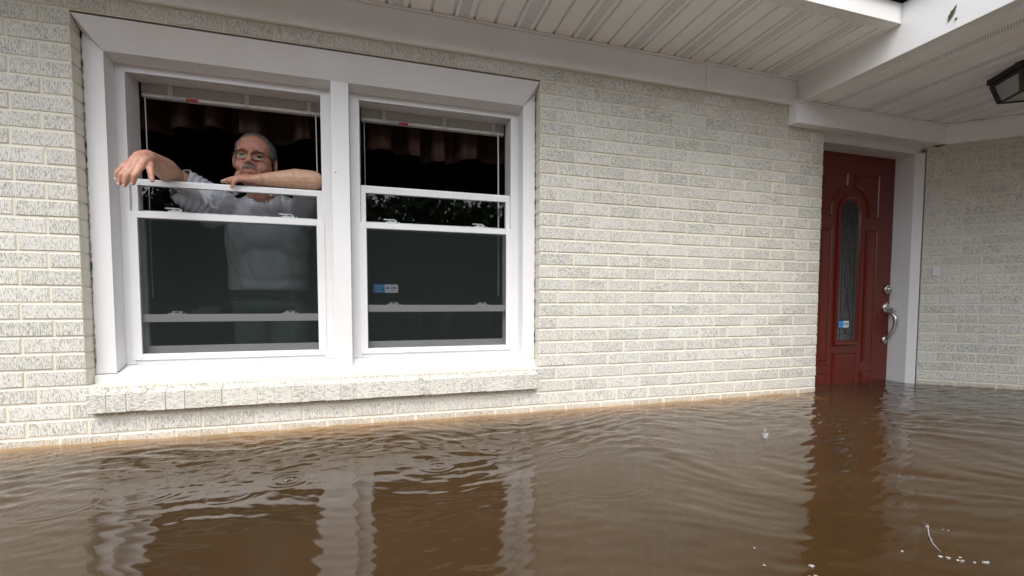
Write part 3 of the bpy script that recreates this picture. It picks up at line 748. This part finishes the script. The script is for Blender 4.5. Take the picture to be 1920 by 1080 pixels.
red = np.maximum(red, np.clip((-.545-co[:, 0])/.03, 0, 1)*(co[:, 1] < .25)*(co[:, 2] > 1.08)*(co[:, 0] > -.75)*.8)
at = person.data.attributes.new('red', 'FLOAT', 'POINT'); at.data.foreach_set('value', red.astype(np.float32))
tag(person, 'grey haired man in glasses and pale T-shirt leaning out over the lowered window sash', 'person')
# shirt
S = MB()
S.ell((-.565, .47, 1.045), (.205, .130, .115)); S.ell((-.560, .46, .91), (.190, .142, .18)); S.ell((-.560, .44, .76), (.185, .155, .155)); S.ell((-.562, .45, .67), (.182, .150, .09))
S.cap((-.562, .455, 1.00), (-.562, .447, .66), .128, .128); S.cap((-.650, .455, .98), (-.648, .447, .66), .122, .116); S.cap((-.500, .455, .98), (-.494, .447, .66), .118, .112)
S.cap((-.585, .435, 1.12), (-.585, .43, 1.085), .075, .085)
S.chain([SR+V(.02, .01, -.01), SR.lerp(ER, .5), SR.lerp(ER, .90)], [.080, .078, .066]); S.cap(SR.lerp(ER, .45)+V(.0, .02, -.09), SR.lerp(ER, .95)+V(.012, .01, -.075), .05, .040)
S.chain([SL+V(-.02, .01, -.01), SL.lerp(EL, .35), SL.lerp(EL, .62)], [.080, .072, .066])
shirt_m = fabric_mat('grey_white_jersey', (.46, .46, .52), .10, (400, 400, 400))
shirt = remesh_obj(S, .006, 14, 'shirt', shirt_m)
co = np.empty(len(shirt.data.vertices)*3, np.float32); shirt.data.vertices.foreach_get('co', co); co = co.reshape(-1, 3)
no = np.empty(len(co)*3, np.float32); shirt.data.vertices.foreach_get('normal', no); no = no.reshape(-1, 3)
x, y, z = co.T
fr = np.clip((.50-y)/.08, 0, 1)
d = fr*(.0045*np.sin(52*(x+.50*z)+1.2*np.sin(5*z))**3*np.clip((-.44-x)*8, 0, 1)+.004*np.sin(58*(x-.10*z)+1.0*np.sin(6*z+2))*np.clip((z-.88)*7, 0, 1)+.0016*np.sin(95*(x+.3*z)+1.3*np.sin(13*z)))
sl = np.clip((-.76-x)/.05, 0, 1); d = d*(1-sl)+sl*.0022*np.sin(210*(x+.4*y)+4*np.sin(40*z))
# keep the cloth off the neck opening and sleeve hems crisp
co = co+no*d[:, None]
shirt.data.vertices.foreach_set('co', co.astype(np.float32).ravel()); shirt.data.update()
cut = bmesh.new(); cut.from_mesh(shirt.data)
dl = [f for f in cut.faces if (f.calc_center_median()-V(-.583, .385, 1.155)).length < .075 or (f.calc_center_median()-ER).dot((ER-SR).normalized()) > -.030 and f.calc_center_median().x < -.8 or (f.calc_center_median()-SL.lerp(EL, .60)).dot((EL-SL).normalized()) > .045 and f.calc_center_median().x > -.42 and f.calc_center_median().z > .98]
bmesh.ops.delete(cut, geom=dl, context='FACES'); cut.to_mesh(shirt.data); cut.free()
md = shirt.modifiers.new('s', 'SOLIDIFY'); md.thickness = .0025; md.offset = 1
def adopt(o, p): o.parent = p; return o
adopt(shirt, person)
T = MB(); T.ell((-.575, .455, .575), (.188, .142, .085))
for s in (-1, 1): T.cap((-.565+s*.085, .46, .54), (-.565+s*.11, .47, .02), .100, .078); T.cap((-.565+s*.11, .47, .02), (-.565+s*.12, .50, -.40), .078, .065)
adopt(remesh_obj(T, .009, 6, 'trousers', fabric_mat('grey_green_trousers', (.11, .15, .14), .15)), person)
mb = MB(); n = 48
for i in range(n):
    a, b = 2*PI*i/n, 2*PI*(i+1)/n
    for (zz0, zz1) in ((.605, .642),):
        P_ = lambda t, r_, z_: (-.573+(.192+r_)*math.cos(t), .452+(.150+r_)*math.sin(t), z_-.010*math.sin(-t)*0)
        mb.add([P_(a, 0, zz0), P_(b, 0, zz0), P_(b, 0, zz1), P_(a, 0, zz1), P_(a, .005, zz0), P_(b, .005, zz0), P_(b, .005, zz1), P_(a, .005, zz1)], [(4, 5, 6, 7), (7, 6, 2, 3), (5, 4, 0, 1)])
adopt(mb.build('belt', mat('black_belt', (.012, .011, .010), .5)), person)
# hair
def hair_mat():
    mt = mat('grey_hair', (.15, .14, .13), .6); t = NT(mt); n = t.noise(t.coords((420, 110, 110)), 1, 3)
    t.l(t.mix(n, (.05, .045, .04), (.22, .21, .20)), t.b.inputs['Base Color']); t.l(t.bump(n, .6, .002), t.b.inputs['Normal']); return mt
HAIR = hair_mat()
mb = MB(); seg, rings = 96, 60; vs_ = []; keep = []
for i in range(rings+1):
    t = PI*i/rings
    for k in range(seg):
        a = 2*PI*k/seg
        dx, dy, dz = math.sin(t)*math.cos(a), math.sin(t)*math.sin(a), math.cos(t)
        wv = noise.noise(Vector((dx*6, dy*3, dz*6)))*.004+noise.noise(Vector((dx*26, dy*7, dz*20)))*.0035
        x, y, z = dx*(.0800+wv), .019+dy*(.0965+wv), .035+dz*(.0862+wv)
        vs_.append(hp(x, y, z))
        side = abs(x) > .060
        hl = .088 - 1.9*max(0, abs(x)-.030)            # hairline height
        front = y < (-.040 if z > hl else (.002 if z > -.005 else .014))
        low = z < (-.028 if y < .045 else -.060)
        keep.append(not (front or low))
fs = [(i*seg+k, (i+1)*seg+k, (i+1)*seg+(k+1) % seg, i*seg+(k+1) % seg) for i in range(rings) for k in range(seg)]
fs = [f for f in fs if all(keep[j] for j in f)]
used = sorted({j for f in fs for j in f}); mp = {j: i for i, j in enumerate(used)}
mb.add([vs_[j] for j in used], [tuple(mp[j] for j in f) for f in fs])
# locks swept across the forehead edge
hair = mb.build('hair', HAIR, None, True); md = hair.modifiers.new('s', 'SOLIDIFY'); md.thickness = .0045; md.offset = .2
adopt(hair, person)
rs_ = random.Random(21); hm = hair.data; hb = MB(); hv = [v.co.copy() for v in hm.vertices]; hn = [v.normal.copy() for v in hm.vertices]
for k in range(900):
    i_ = rs_.randrange(len(hv)); p = hv[i_]; nn_ = hn[i_]; out = (p-HC).normalized()
    fl2 = (HROT @ V(rs_.uniform(-.25, .25), 1, rs_.uniform(-.5, .1))); fl2 = (fl2-out*fl2.dot(out)).normalized(); L_ = rs_.uniform(.008, .02)
    hb.tube([p+out*.0015, p+out*rs_.uniform(.003, .006)+fl2*L_*.5, p+out*rs_.uniform(.001, .006)+fl2*L_], [.0007, .0006, .0002], 3, caps=False)
adopt(hb.build('hair_strands', mat('grey_strands', (.22, .21, .20), .6), None, True), person)
mb = MB(); rg = random.Random(5)
for k in range(230):
    u = rg.uniform(-1, 1); x = u*.027; z = -.0335-.010*abs(u)**1.6+rg.uniform(-.003, .003); y = -.0975+.018*u*u
    mb.tube([hp(x, y+.003, z+.004), hp(x+u*.002, y-.004, z), hp(x+u*.005+rg.uniform(-.001, .001), y-.003, z-.0085)], [.0007, .0009, .0003], 5)
adopt(mb.build('moustache', mat('grey_moustache', (.24, .20, .175), .8)), person)
for s in (-1, 1):
    mb = MB()
    for k in range(40):
        u = k/39; x = s*(.012+.036*u); z = .026+.004*math.sin(PI*min(1, u*1.2))-.003*u; y = -.0945+.022*u*u
        mb.tube([hp(x, y+.003, z-.001), hp(x+s*.003, y-.002, z+.003)], [.0008, .0004], 4)
    adopt(mb.build('eyebrow', mat('grey_brow', (.26, .17, .13), .8)), person)
for s in (-1, 1):
    mb = MB(); c = hp(s*.0335, -.0695, .0110); mb.ell(c, (.0125,)*3, None, 20, 14); f0 = (HROT @ V(.06, -1, -.10)).normalized()
    e = mb.build('eye', mat('eye_white', (.22, .17, .15), .4), None, True); adopt(e, person)
    mb = MB(); mb.tube([c+f0*.0095, c+f0*.0118, c+f0*.0128], [.0072, .0064, .0035], 16); adopt(mb.build('iris', mat('iris', (.02, .018, .016), .3), None, True), person)
    # heavy lids
    mb = MB(); rot_ = HROT @ Matrix.Rotation(R(-12), 3, 'X'); n = 16
    vs_ = []
    for i in range(6):
        t = R(4)+R(84)*i/5
        for k in range(n+1):
            a = R(200)+R(140)*k/n; vs_.append(c+rot_ @ V(.0137*math.sin(t)*math.cos(a), .0137*math.sin(t)*math.sin(a), .0137*math.cos(t)))
    mb.add(vs_, [(i*(n+1)+k, (i+1)*(n+1)+k, (i+1)*(n+1)+k+1, i*(n+1)+k+1) for i in range(5) for k in range(n)])
    ld = mb.build('eyelid', SKIN, None, True); md = ld.modifiers.new('s', 'SOLIDIFY'); md.thickness = .0012
    at = ld.data.attributes.new('red', 'FLOAT', 'POINT'); at.data.foreach_set('value', np.ones(len(ld.data.vertices), np.float32)); adopt(ld, person)
gl = MB(); GM = mat('brown_wire', (.10, .05, .03), .25, .9); lens = MB()
for s in (-1, 1):
    pts = [hp(s*(.0335+.0262*math.cos(2*PI*k/32)), -.1015+.0035*(1+s*0)*abs(math.cos(2*PI*k/32))**2*0+.010*max(0, math.cos(2*PI*k/32)), .006+(.0180 if math.sin(2*PI*k/32)<0 else .0155)*math.sin(2*PI*k/32)) for k in range(32)]
    gl.tube(pts, .0011, 6, closed=True); cc = sum((Vector(p) for p in pts), Vector())/32; lens.add([cc]+pts, [(0, k+1, (k+1) % 32+1) for k in range(32)])
    gl.tube([hp(s*.0597, -.0915, .010), hp(s*.072, -.080, .011), hp(s*.0845, -.01, .006), hp(s*.086, .018, -.002)], .0012, 6)
gl.tube([hp(-.0085, -.1015, .010), hp(0, -.106, .014), hp(.0085, -.1015, .010)], .0011, 6)
adopt(gl.build('glasses', GM, None, True), person); adopt(lens.build('lens', glass_mat('spectacle_glass', (.80, .84, .78), 0.0, 1.0), None, True), person)
mb = MB(); a = mcp[1].lerp(tips[1][0], .45); dd = (tips[1][0]-mcp[1]).normalized(); q = dd.orthogonal().normalized(); q2 = dd.cross(q)
mb.tube([a+(q*math.cos(2*PI*k/24)+q2*math.sin(2*PI*k/24))*.0118 for k in range(24)], .0011, 6, closed=True); adopt(mb.build('ring', mat('gold', (.7, .5, .25), .25, 1.0), None, True), person)
NAIL = mat('nail', (.68, .42, .34), .3)
for tp in tips:
    d0 = (tp[1]-tp[0]).normalized(); mb = MB(); nrm = V(.1, -1, .35); nrm = (nrm-d0*nrm.dot(d0)).normalized(); sd_ = d0.cross(nrm)
    rm = Matrix((sd_, nrm, d0)).transposed(); mb.ell(tp[1]+nrm*.0066+d0*.001, (.0052, .0018, .0062), rm, 12, 8); adopt(mb.build('fingernail', NAIL, None, True), person)

# ---------------------------------------------------------------- water
def axis(segs):
    out = [segs[0][0]]
    for (a, b, st0, st1) in segs:
        x = a
        while x < b-1e-6:
            f_ = (x-a)/(b-a); x = min(b, x+st0+(st1-st0)*f_); out.append(x)
    return np.array(out)
ax = axis([(-60, -8, 8, 1.5), (-8, -2, 1.0, .03), (-2, -1.3, .03, .0075), (-1.3, 2.7, .0075, .0075), (2.7, 4.3, .0075, .015), (4.3, 9, .02, .8), (9, 60, 1.2, 8)])
ay = axis([(-60, -8, 8, 1), (-8, -1.9, .8, .012), (-1.9, .22, .0065, .0055), (.22, 6.5, .02, .9), (6.5, 60, 1, 8)])
GX, GY = np.meshgrid(ax, ay)
hgt = np.zeros_like(GX)
TX, TY = GX, GY
WX, WY = GX.copy(), GY.copy()
for _ in range(7):
    fx, fy, p1, p2 = rng.uniform(1.2, 6), rng.uniform(1.5, 7), rng.uniform(0, 6.3), rng.uniform(0, 6.3)
    WX = WX+.10/fx*np.sin(fx*GX+fy*GY+p1); WY = WY+.10/fy*np.sin(fx*GX-fy*GY+p2)
patch = np.zeros_like(GX)
for _ in range(9): patch += np.sin(rng.uniform(-4, 4)*GX+rng.uniform(-7, 7)*GY+rng.uniform(0, 6.3))
patch = .35+.95/(1+np.exp(-patch*.9))
near = np.clip((GY+1.02)/.42, 0, 1); near = near*near*(3-2*near)          # wind-blown chop close to the wall
right = np.clip((GX-.45)/.6, 0, 1); right = right*right*(3-2*right)*(1-.55*np.clip((-1.05-GY)/.3, 0, 1))
calm = np.clip(1-near, 0, 1)*(1-right)
for _ in range(46):      # chop against the wall
    lam = rng.uniform(.024, .13); th = rng.normal(PI/2+.10, .42); k = 2*PI/lam; s_ = rng.uniform(.016, .050)
    env = .5+.5*np.sin(GX*rng.uniform(1.5, 5)+GY*rng.uniform(1, 7)+rng.uniform(0, 6.3))
    hgt += s_/k*np.sin(k*(math.cos(th)*WX+math.sin(th)*WY)+rng.uniform(0, 6.3)+.8*np.sin(3.1*GX+rng.uniform(0, 6)))*near*env*patch
for _ in range(26):      # long oblique wavelets on the right
    lam = rng.uniform(.05, .22); th = rng.normal(.55, .22); k = 2*PI/lam; s_ = rng.uniform(.012, .034)
    env = .5+.5*np.sin(GX*rng.uniform(1, 3)+GY*rng.uniform(1, 4)+rng.uniform(0, 6.3))
    hgt += s_/k*np.sin(k*(math.cos(th)*WX+math.sin(th)*WY)+rng.uniform(0, 6.3)+.5*np.sin(2.3*GY+rng.uniform(0, 6)))*right*(1-.5*near)*env*patch
for _ in range(18):      # slow smooth undulation everywhere
    lam = rng.uniform(.16, .55); th = rng.uniform(0, PI); k = 2*PI/lam; s_ = rng.uniform(.003, .0085)
    hgt += s_/k*np.sin(k*(math.cos(th)*WX+math.sin(th)*WY)+rng.uniform(0, 6.3))
for _ in range(14):      # wobble that ripples the mirror images
    lam = rng.uniform(.035, .09); th = rng.normal(PI/2-.1, .45); k = 2*PI/lam; s_ = rng.uniform(.006, .012)
    hgt += s_/k*np.sin(k*(math.cos(th)*WX+math.sin(th)*WY)+rng.uniform(0, 6.3))
drops = [(-.299, -.645, .055, .9), (-.124, -.696, .05, .35), (.185, -.650, .06, .7), (.690, -.647, .06, .9), (.898, -.626, .045, .6), (1.12, -.669, .035, .6), (-.708, -.614, .12, .55), (-.45, -.708, .07, .4),
         (-.897, -.654, .11, .6), (.688, -.857, .20, .30), (.80, -.80, .13, .25), (1.95, -.55, .07, .5), (2.5, -.40, .06, .5), (1.587, -.704, .05, .8), (2.9, -.5, .06, .4), (1.30, -.72, .16, .25), (-.55, -.50, .06, .5), (.02, -.55, .05, .5), (2.2, -.75, .08, .4), (1.2, -.45, .05, .4)]
for (cx, cy, r0, am) in drops: hgt *= 1-.65*np.exp(-(np.hypot(GX-cx, GY-cy)/(r0*1.25+.02))**4)
for (cx, cy, r0, am) in drops:
    rr_ = np.hypot(GX-cx, GY-cy); hgt += am*.0010*np.cos((rr_-r0)*2*PI/.024)*np.exp(-((rr_-r0)/.024)**2) + am*.0006*np.cos(rr_*2*PI/.03)*np.exp(-(rr_/.05)**2)
fade = np.exp(-np.clip(np.hypot(np.maximum(np.abs(GX-1.2)-3.5, 0), np.maximum(np.abs(GY+.8)-1.6, 0)), 0, None)*.8)
hgt *= fade
ny, nx = GX.shape
vv = np.stack([GX, GY, hgt], -1).reshape(-1, 3).astype(np.float32)
ii = np.arange(ny*nx).reshape(ny, nx); q = np.stack([ii[:-1, :-1], ii[:-1, 1:], ii[1:, 1:], ii[1:, :-1]], -1).reshape(-1, 4).astype(np.int32)
wm = bpy.data.meshes.new('water'); wm.vertices.add(len(vv)); wm.vertices.foreach_set('co', vv.ravel()); wm.loops.add(q.size); wm.loops.foreach_set('vertex_index', q.ravel())
wm.polygons.add(len(q)); wm.polygons.foreach_set('loop_start', np.arange(0, q.size, 4, dtype=np.int32)); wm.polygons.foreach_set('loop_total', np.full(len(q), 4, np.int32)); wm.update(calc_edges=True)
def water_mat():
    mt = mat('muddy_floodwater', (.11, .065, .028), .035, spec=.5); t = NT(mt); t.b.inputs['IOR'].default_value = 1.46
    v = t.n('ShaderNodeTexCoord').outputs['Object']
    n1 = t.noise(t.coords((1.2, 2.2, 1), vec=v), 1, 4, .5, .6); s = t.n('ShaderNodeSeparateXYZ'); t.l(v, s.inputs[0])
    c = t.mix(t.ramp(n1, [(.3, 0), (.7, 1)]), (.037, .0205, .0075), (.049, .028, .0115))
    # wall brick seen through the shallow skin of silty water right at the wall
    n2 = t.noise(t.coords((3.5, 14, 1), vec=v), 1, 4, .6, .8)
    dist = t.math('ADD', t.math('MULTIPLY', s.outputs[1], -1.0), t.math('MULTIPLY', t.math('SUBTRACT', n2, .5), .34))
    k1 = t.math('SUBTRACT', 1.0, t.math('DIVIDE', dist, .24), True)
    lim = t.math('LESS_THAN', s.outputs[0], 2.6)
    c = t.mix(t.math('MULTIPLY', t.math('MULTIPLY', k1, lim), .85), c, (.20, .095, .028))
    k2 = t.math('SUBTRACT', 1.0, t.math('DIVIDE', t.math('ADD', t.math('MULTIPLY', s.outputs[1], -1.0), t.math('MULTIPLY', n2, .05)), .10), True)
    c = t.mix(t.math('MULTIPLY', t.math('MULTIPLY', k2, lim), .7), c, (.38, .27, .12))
    t.l(c, t.b.inputs['Base Color'])
    nb = t.noise(t.coords((55, 120, 1), vec=v), 1, 3, .5); t.l(t.bump(nb, .05, .003), t.b.inputs['Normal'])
    return mt
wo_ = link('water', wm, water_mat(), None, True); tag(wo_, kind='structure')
g_ = MB(); g_.box((-60, -60, -1.6), (60, 60, -1.2)); tag(g_.build('ground', mat('mud', (.08, .06, .04), .9)), kind='structure')

# ---------------------------------------------------------------- splashes
CLEAR = mat('splash_water', (.9, .92, .95), .06, spec=.8); CLEAR.node_tree.nodes['Principled BSDF'].inputs['Transmission Weight'].default_value = .85; CLEAR.node_tree.nodes['Principled BSDF'].inputs['IOR'].default_value = 1.33
def splash(c, r_, h_, label):
    mb = MB(); cx, cy = c; n = 26; rg = random.Random(int(cx*1000))
    vs_ = []
    for j, (rr_, z) in enumerate([(r_*1.15, -.002), (r_*.9, h_*.25), (r_*.85, h_*.5), (r_*.95, h_*.75)]):
        for k in range(n): a = 2*PI*k/n; w_ = 1+.12*rg.uniform(-1, 1); vs_.append((cx+rr_*w_*math.cos(a), cy+rr_*w_*math.sin(a), z*(1+(.5*rg.uniform(-1, 1) if j == 3 else 0))))
    mb.add(vs_, [(j*n+k, j*n+(k+1) % n, (j+1)*n+(k+1) % n, (j+1)*n+k) for j in range(3) for k in range(n)])
    for k in range(26):
        a = rg.uniform(0, 2*PI); q_ = rg.uniform(.5, 1.3)*r_; z = h_*rg.uniform(.5, 1.5); mb.ell((cx+q_*math.cos(a), cy+q_*math.sin(a), z), (rg.uniform(.0008, .002),)*3, None, 8, 6)
    mb.tube([(cx, cy, 0), (cx, cy, h_*1.5), (cx+.001, cy, h_*2.1)], [.003, .0015, .001], 6); mb.ell((cx, cy, h_*1.6), (.003,)*3, None, 8, 6); mb.ell((cx+.004, cy, h_*2.9), (.0012,)*3, None, 8, 6)
    o = mb.build('water_splash', CLEAR, None, True); tag(o, label, 'splash')
splash((1.587, -.704), .013, .020, 'little crown shaped raindrop splash out in front of the brick wall')
mb = MB(); rg = random.Random(4)
P0 = [(1.3665, -1.425, .004), (1.345, -1.450, .010), (1.300, -1.478, .007), (1.262, -1.510, .005), (1.245, -1.534, .003)]
mb.tube(P0, [.0006, .0012, .0014, .0013, .0007], 6)
tag(mb.build('water_splash', CLEAR, None, True), 'thin curved streak of thrown water in the lower right corner', 'splash')
def drop(x, y, r_, label, grp):
    mb = MB(); mb.ell((x, y, .002), (r_*1.5, r_*.75, r_*.6), Matrix.Rotation(rg.uniform(-.8, 0), 3, 'Z'), 10, 8)
    tag(mb.build('water_drop', CLEAR, None, True), label, 'water drop', grp)
for (x, y, r_) in [(1.352, -1.443, .0022), (1.375, -1.465, .0014), (1.383, -1.472, .0014), (1.223, -1.547, .0030), (1.233, -1.556, .0034), (1.243, -1.568, .0024), (1.249, -1.573, .0038), (1.268, -1.585, .0024), (1.262, -1.562, .0022), (1.291, -1.592, .0042), (1.299, -1.592, .0024)]:
    drop(x, y, r_, 'bright bead of water at the end of the curved streak', 'beads beside the curved water streak')
for (x, y, r_) in [(.905, -1.493, .0040), (.865, -1.522, .0024), (.880, -1.524, .0030), (.806, -1.462, .0022), (1.163, -1.507, .0022), (.84, -1.40, .002)]:
    drop(x, y, r_, 'bright bead of water on the brown surface left of the curved streak', 'beads in front of the door reflection')
for (x, y, r_) in [(-.305, -.652, .0024), (-.288, -.641, .0018)]:
    drop(x, y, r_, 'tiny bright bead inside the raindrop ring below the left window', 'beads in the raindrop ring')

# ---------------------------------------------------------------- trees across the flooded yard (seen mirrored in the panes)
def leafm(name, a, b):
    mt = mat(name, a, .55); t = NT(mt); n = t.noise(t.coords((1.2, 1.2, 1.2)), 1, 3); t.l(t.mix(t.ramp(n, [(.35, 0), (.65, 1)]), a, b), t.b.inputs['Base Color']); return mt
LM = leafm('oak_leaves', (.035, .07, .022), (.09, .14, .045)); BARK = mat('bark', (.06, .045, .035), .9)
def crown_mesh(seed, n=5200):
    g = np.random.default_rng(seed); cs = g.normal(0, 1, (16, 3)); cs /= np.linalg.norm(cs, axis=1)[:, None]; cs *= g.uniform(.3, .75, (16, 1)); cs[:, 2] *= .9
    w_ = g.integers(0, 16, n); dv = g.normal(0, 1, (n, 3)); dv /= np.linalg.norm(dv, axis=1)[:, None]
    p = cs[w_]+dv*(g.uniform(0, 1, (n, 1))**.45)*.42
    a = g.normal(0, 1, (n, 3)); a /= np.linalg.norm(a, axis=1)[:, None]; b = np.cross(a, g.normal(0, 1, (n, 3))); b /= np.linalg.norm(b, axis=1)[:, None]
    sz = g.uniform(.035, .075, (n, 1)); v = np.stack([p-a*sz, p-b*sz*.5, p+a*sz, p+b*sz*.5], 1).reshape(-1, 3)
    me = bpy.data.meshes.new('crown'); me.from_pydata(v.tolist(), [], np.arange(4*n).reshape(n, 4).tolist()); me.materials.append(LM); return me
cm = [crown_mesh(s) for s in (1, 2, 3)]
tsp = [(-24, -23, 8.0, 4.5), (-17, -25, 9.0, 4.6), (-11, -23, 7.8, 4.1), (-6, -24.5, 9.2, 4.3), (-1.5, -23, 7.7, 3.9), (3.0, -24.5, 8.9, 4.0), (7.5, -23, 7.9, 4.0), (12.5, -25, 9.2, 4.4), (18, -23, 8.0, 4.2), (25, -24, 8.8, 4.8), (33, -23, 8.4, 5.0)]
tlab = ['leftmost dark tree of the row across the yard', 'second dark tree from the left end of the row across the yard', 'third dark tree from the left end of the row', 'tall dark tree facing the left window across the yard', 'small dark tree facing the white mullion across the yard', 'dark tree facing the right window across the yard', 'small dark tree facing the blank brick wall across the yard', 'tall dark tree facing the door side of the brick wall', 'dark tree facing the red door across the yard', 'second dark tree from the right end of the row across the yard', 'rightmost dark tree of the row across the yard']
for k, (x, y, h_, r_) in enumerate(tsp):
    tr = empty('tree', (x, y, -1.2)); tag(tr, tlab[k], 'tree', 'trees across the flooded yard')
    mb = MB(); mb.tube([(x, y, -1.2), (x+.1, y, 1), (x, y, h_*.6)], [.28, .22, .10], 8)
    for a in range(5): an = a*1.3+k; mb.tube([(x+.05, y, 1.3+a*.5), (x+math.cos(an)*r_*.5, y+math.sin(an)*r_*.5, 2.6+a*.8)], [.10, .03], 6)
    mb.build('trunk', BARK, tr)
    c = bpy.data.objects.new('crown', cm[k % 3]); col.objects.link(c); c.parent = tr; c.location = (0, 0, .6+h_*.44); c.scale = (r_*1.1, r_, h_*.60); c.rotation_euler = (0, 0, k*1.1)
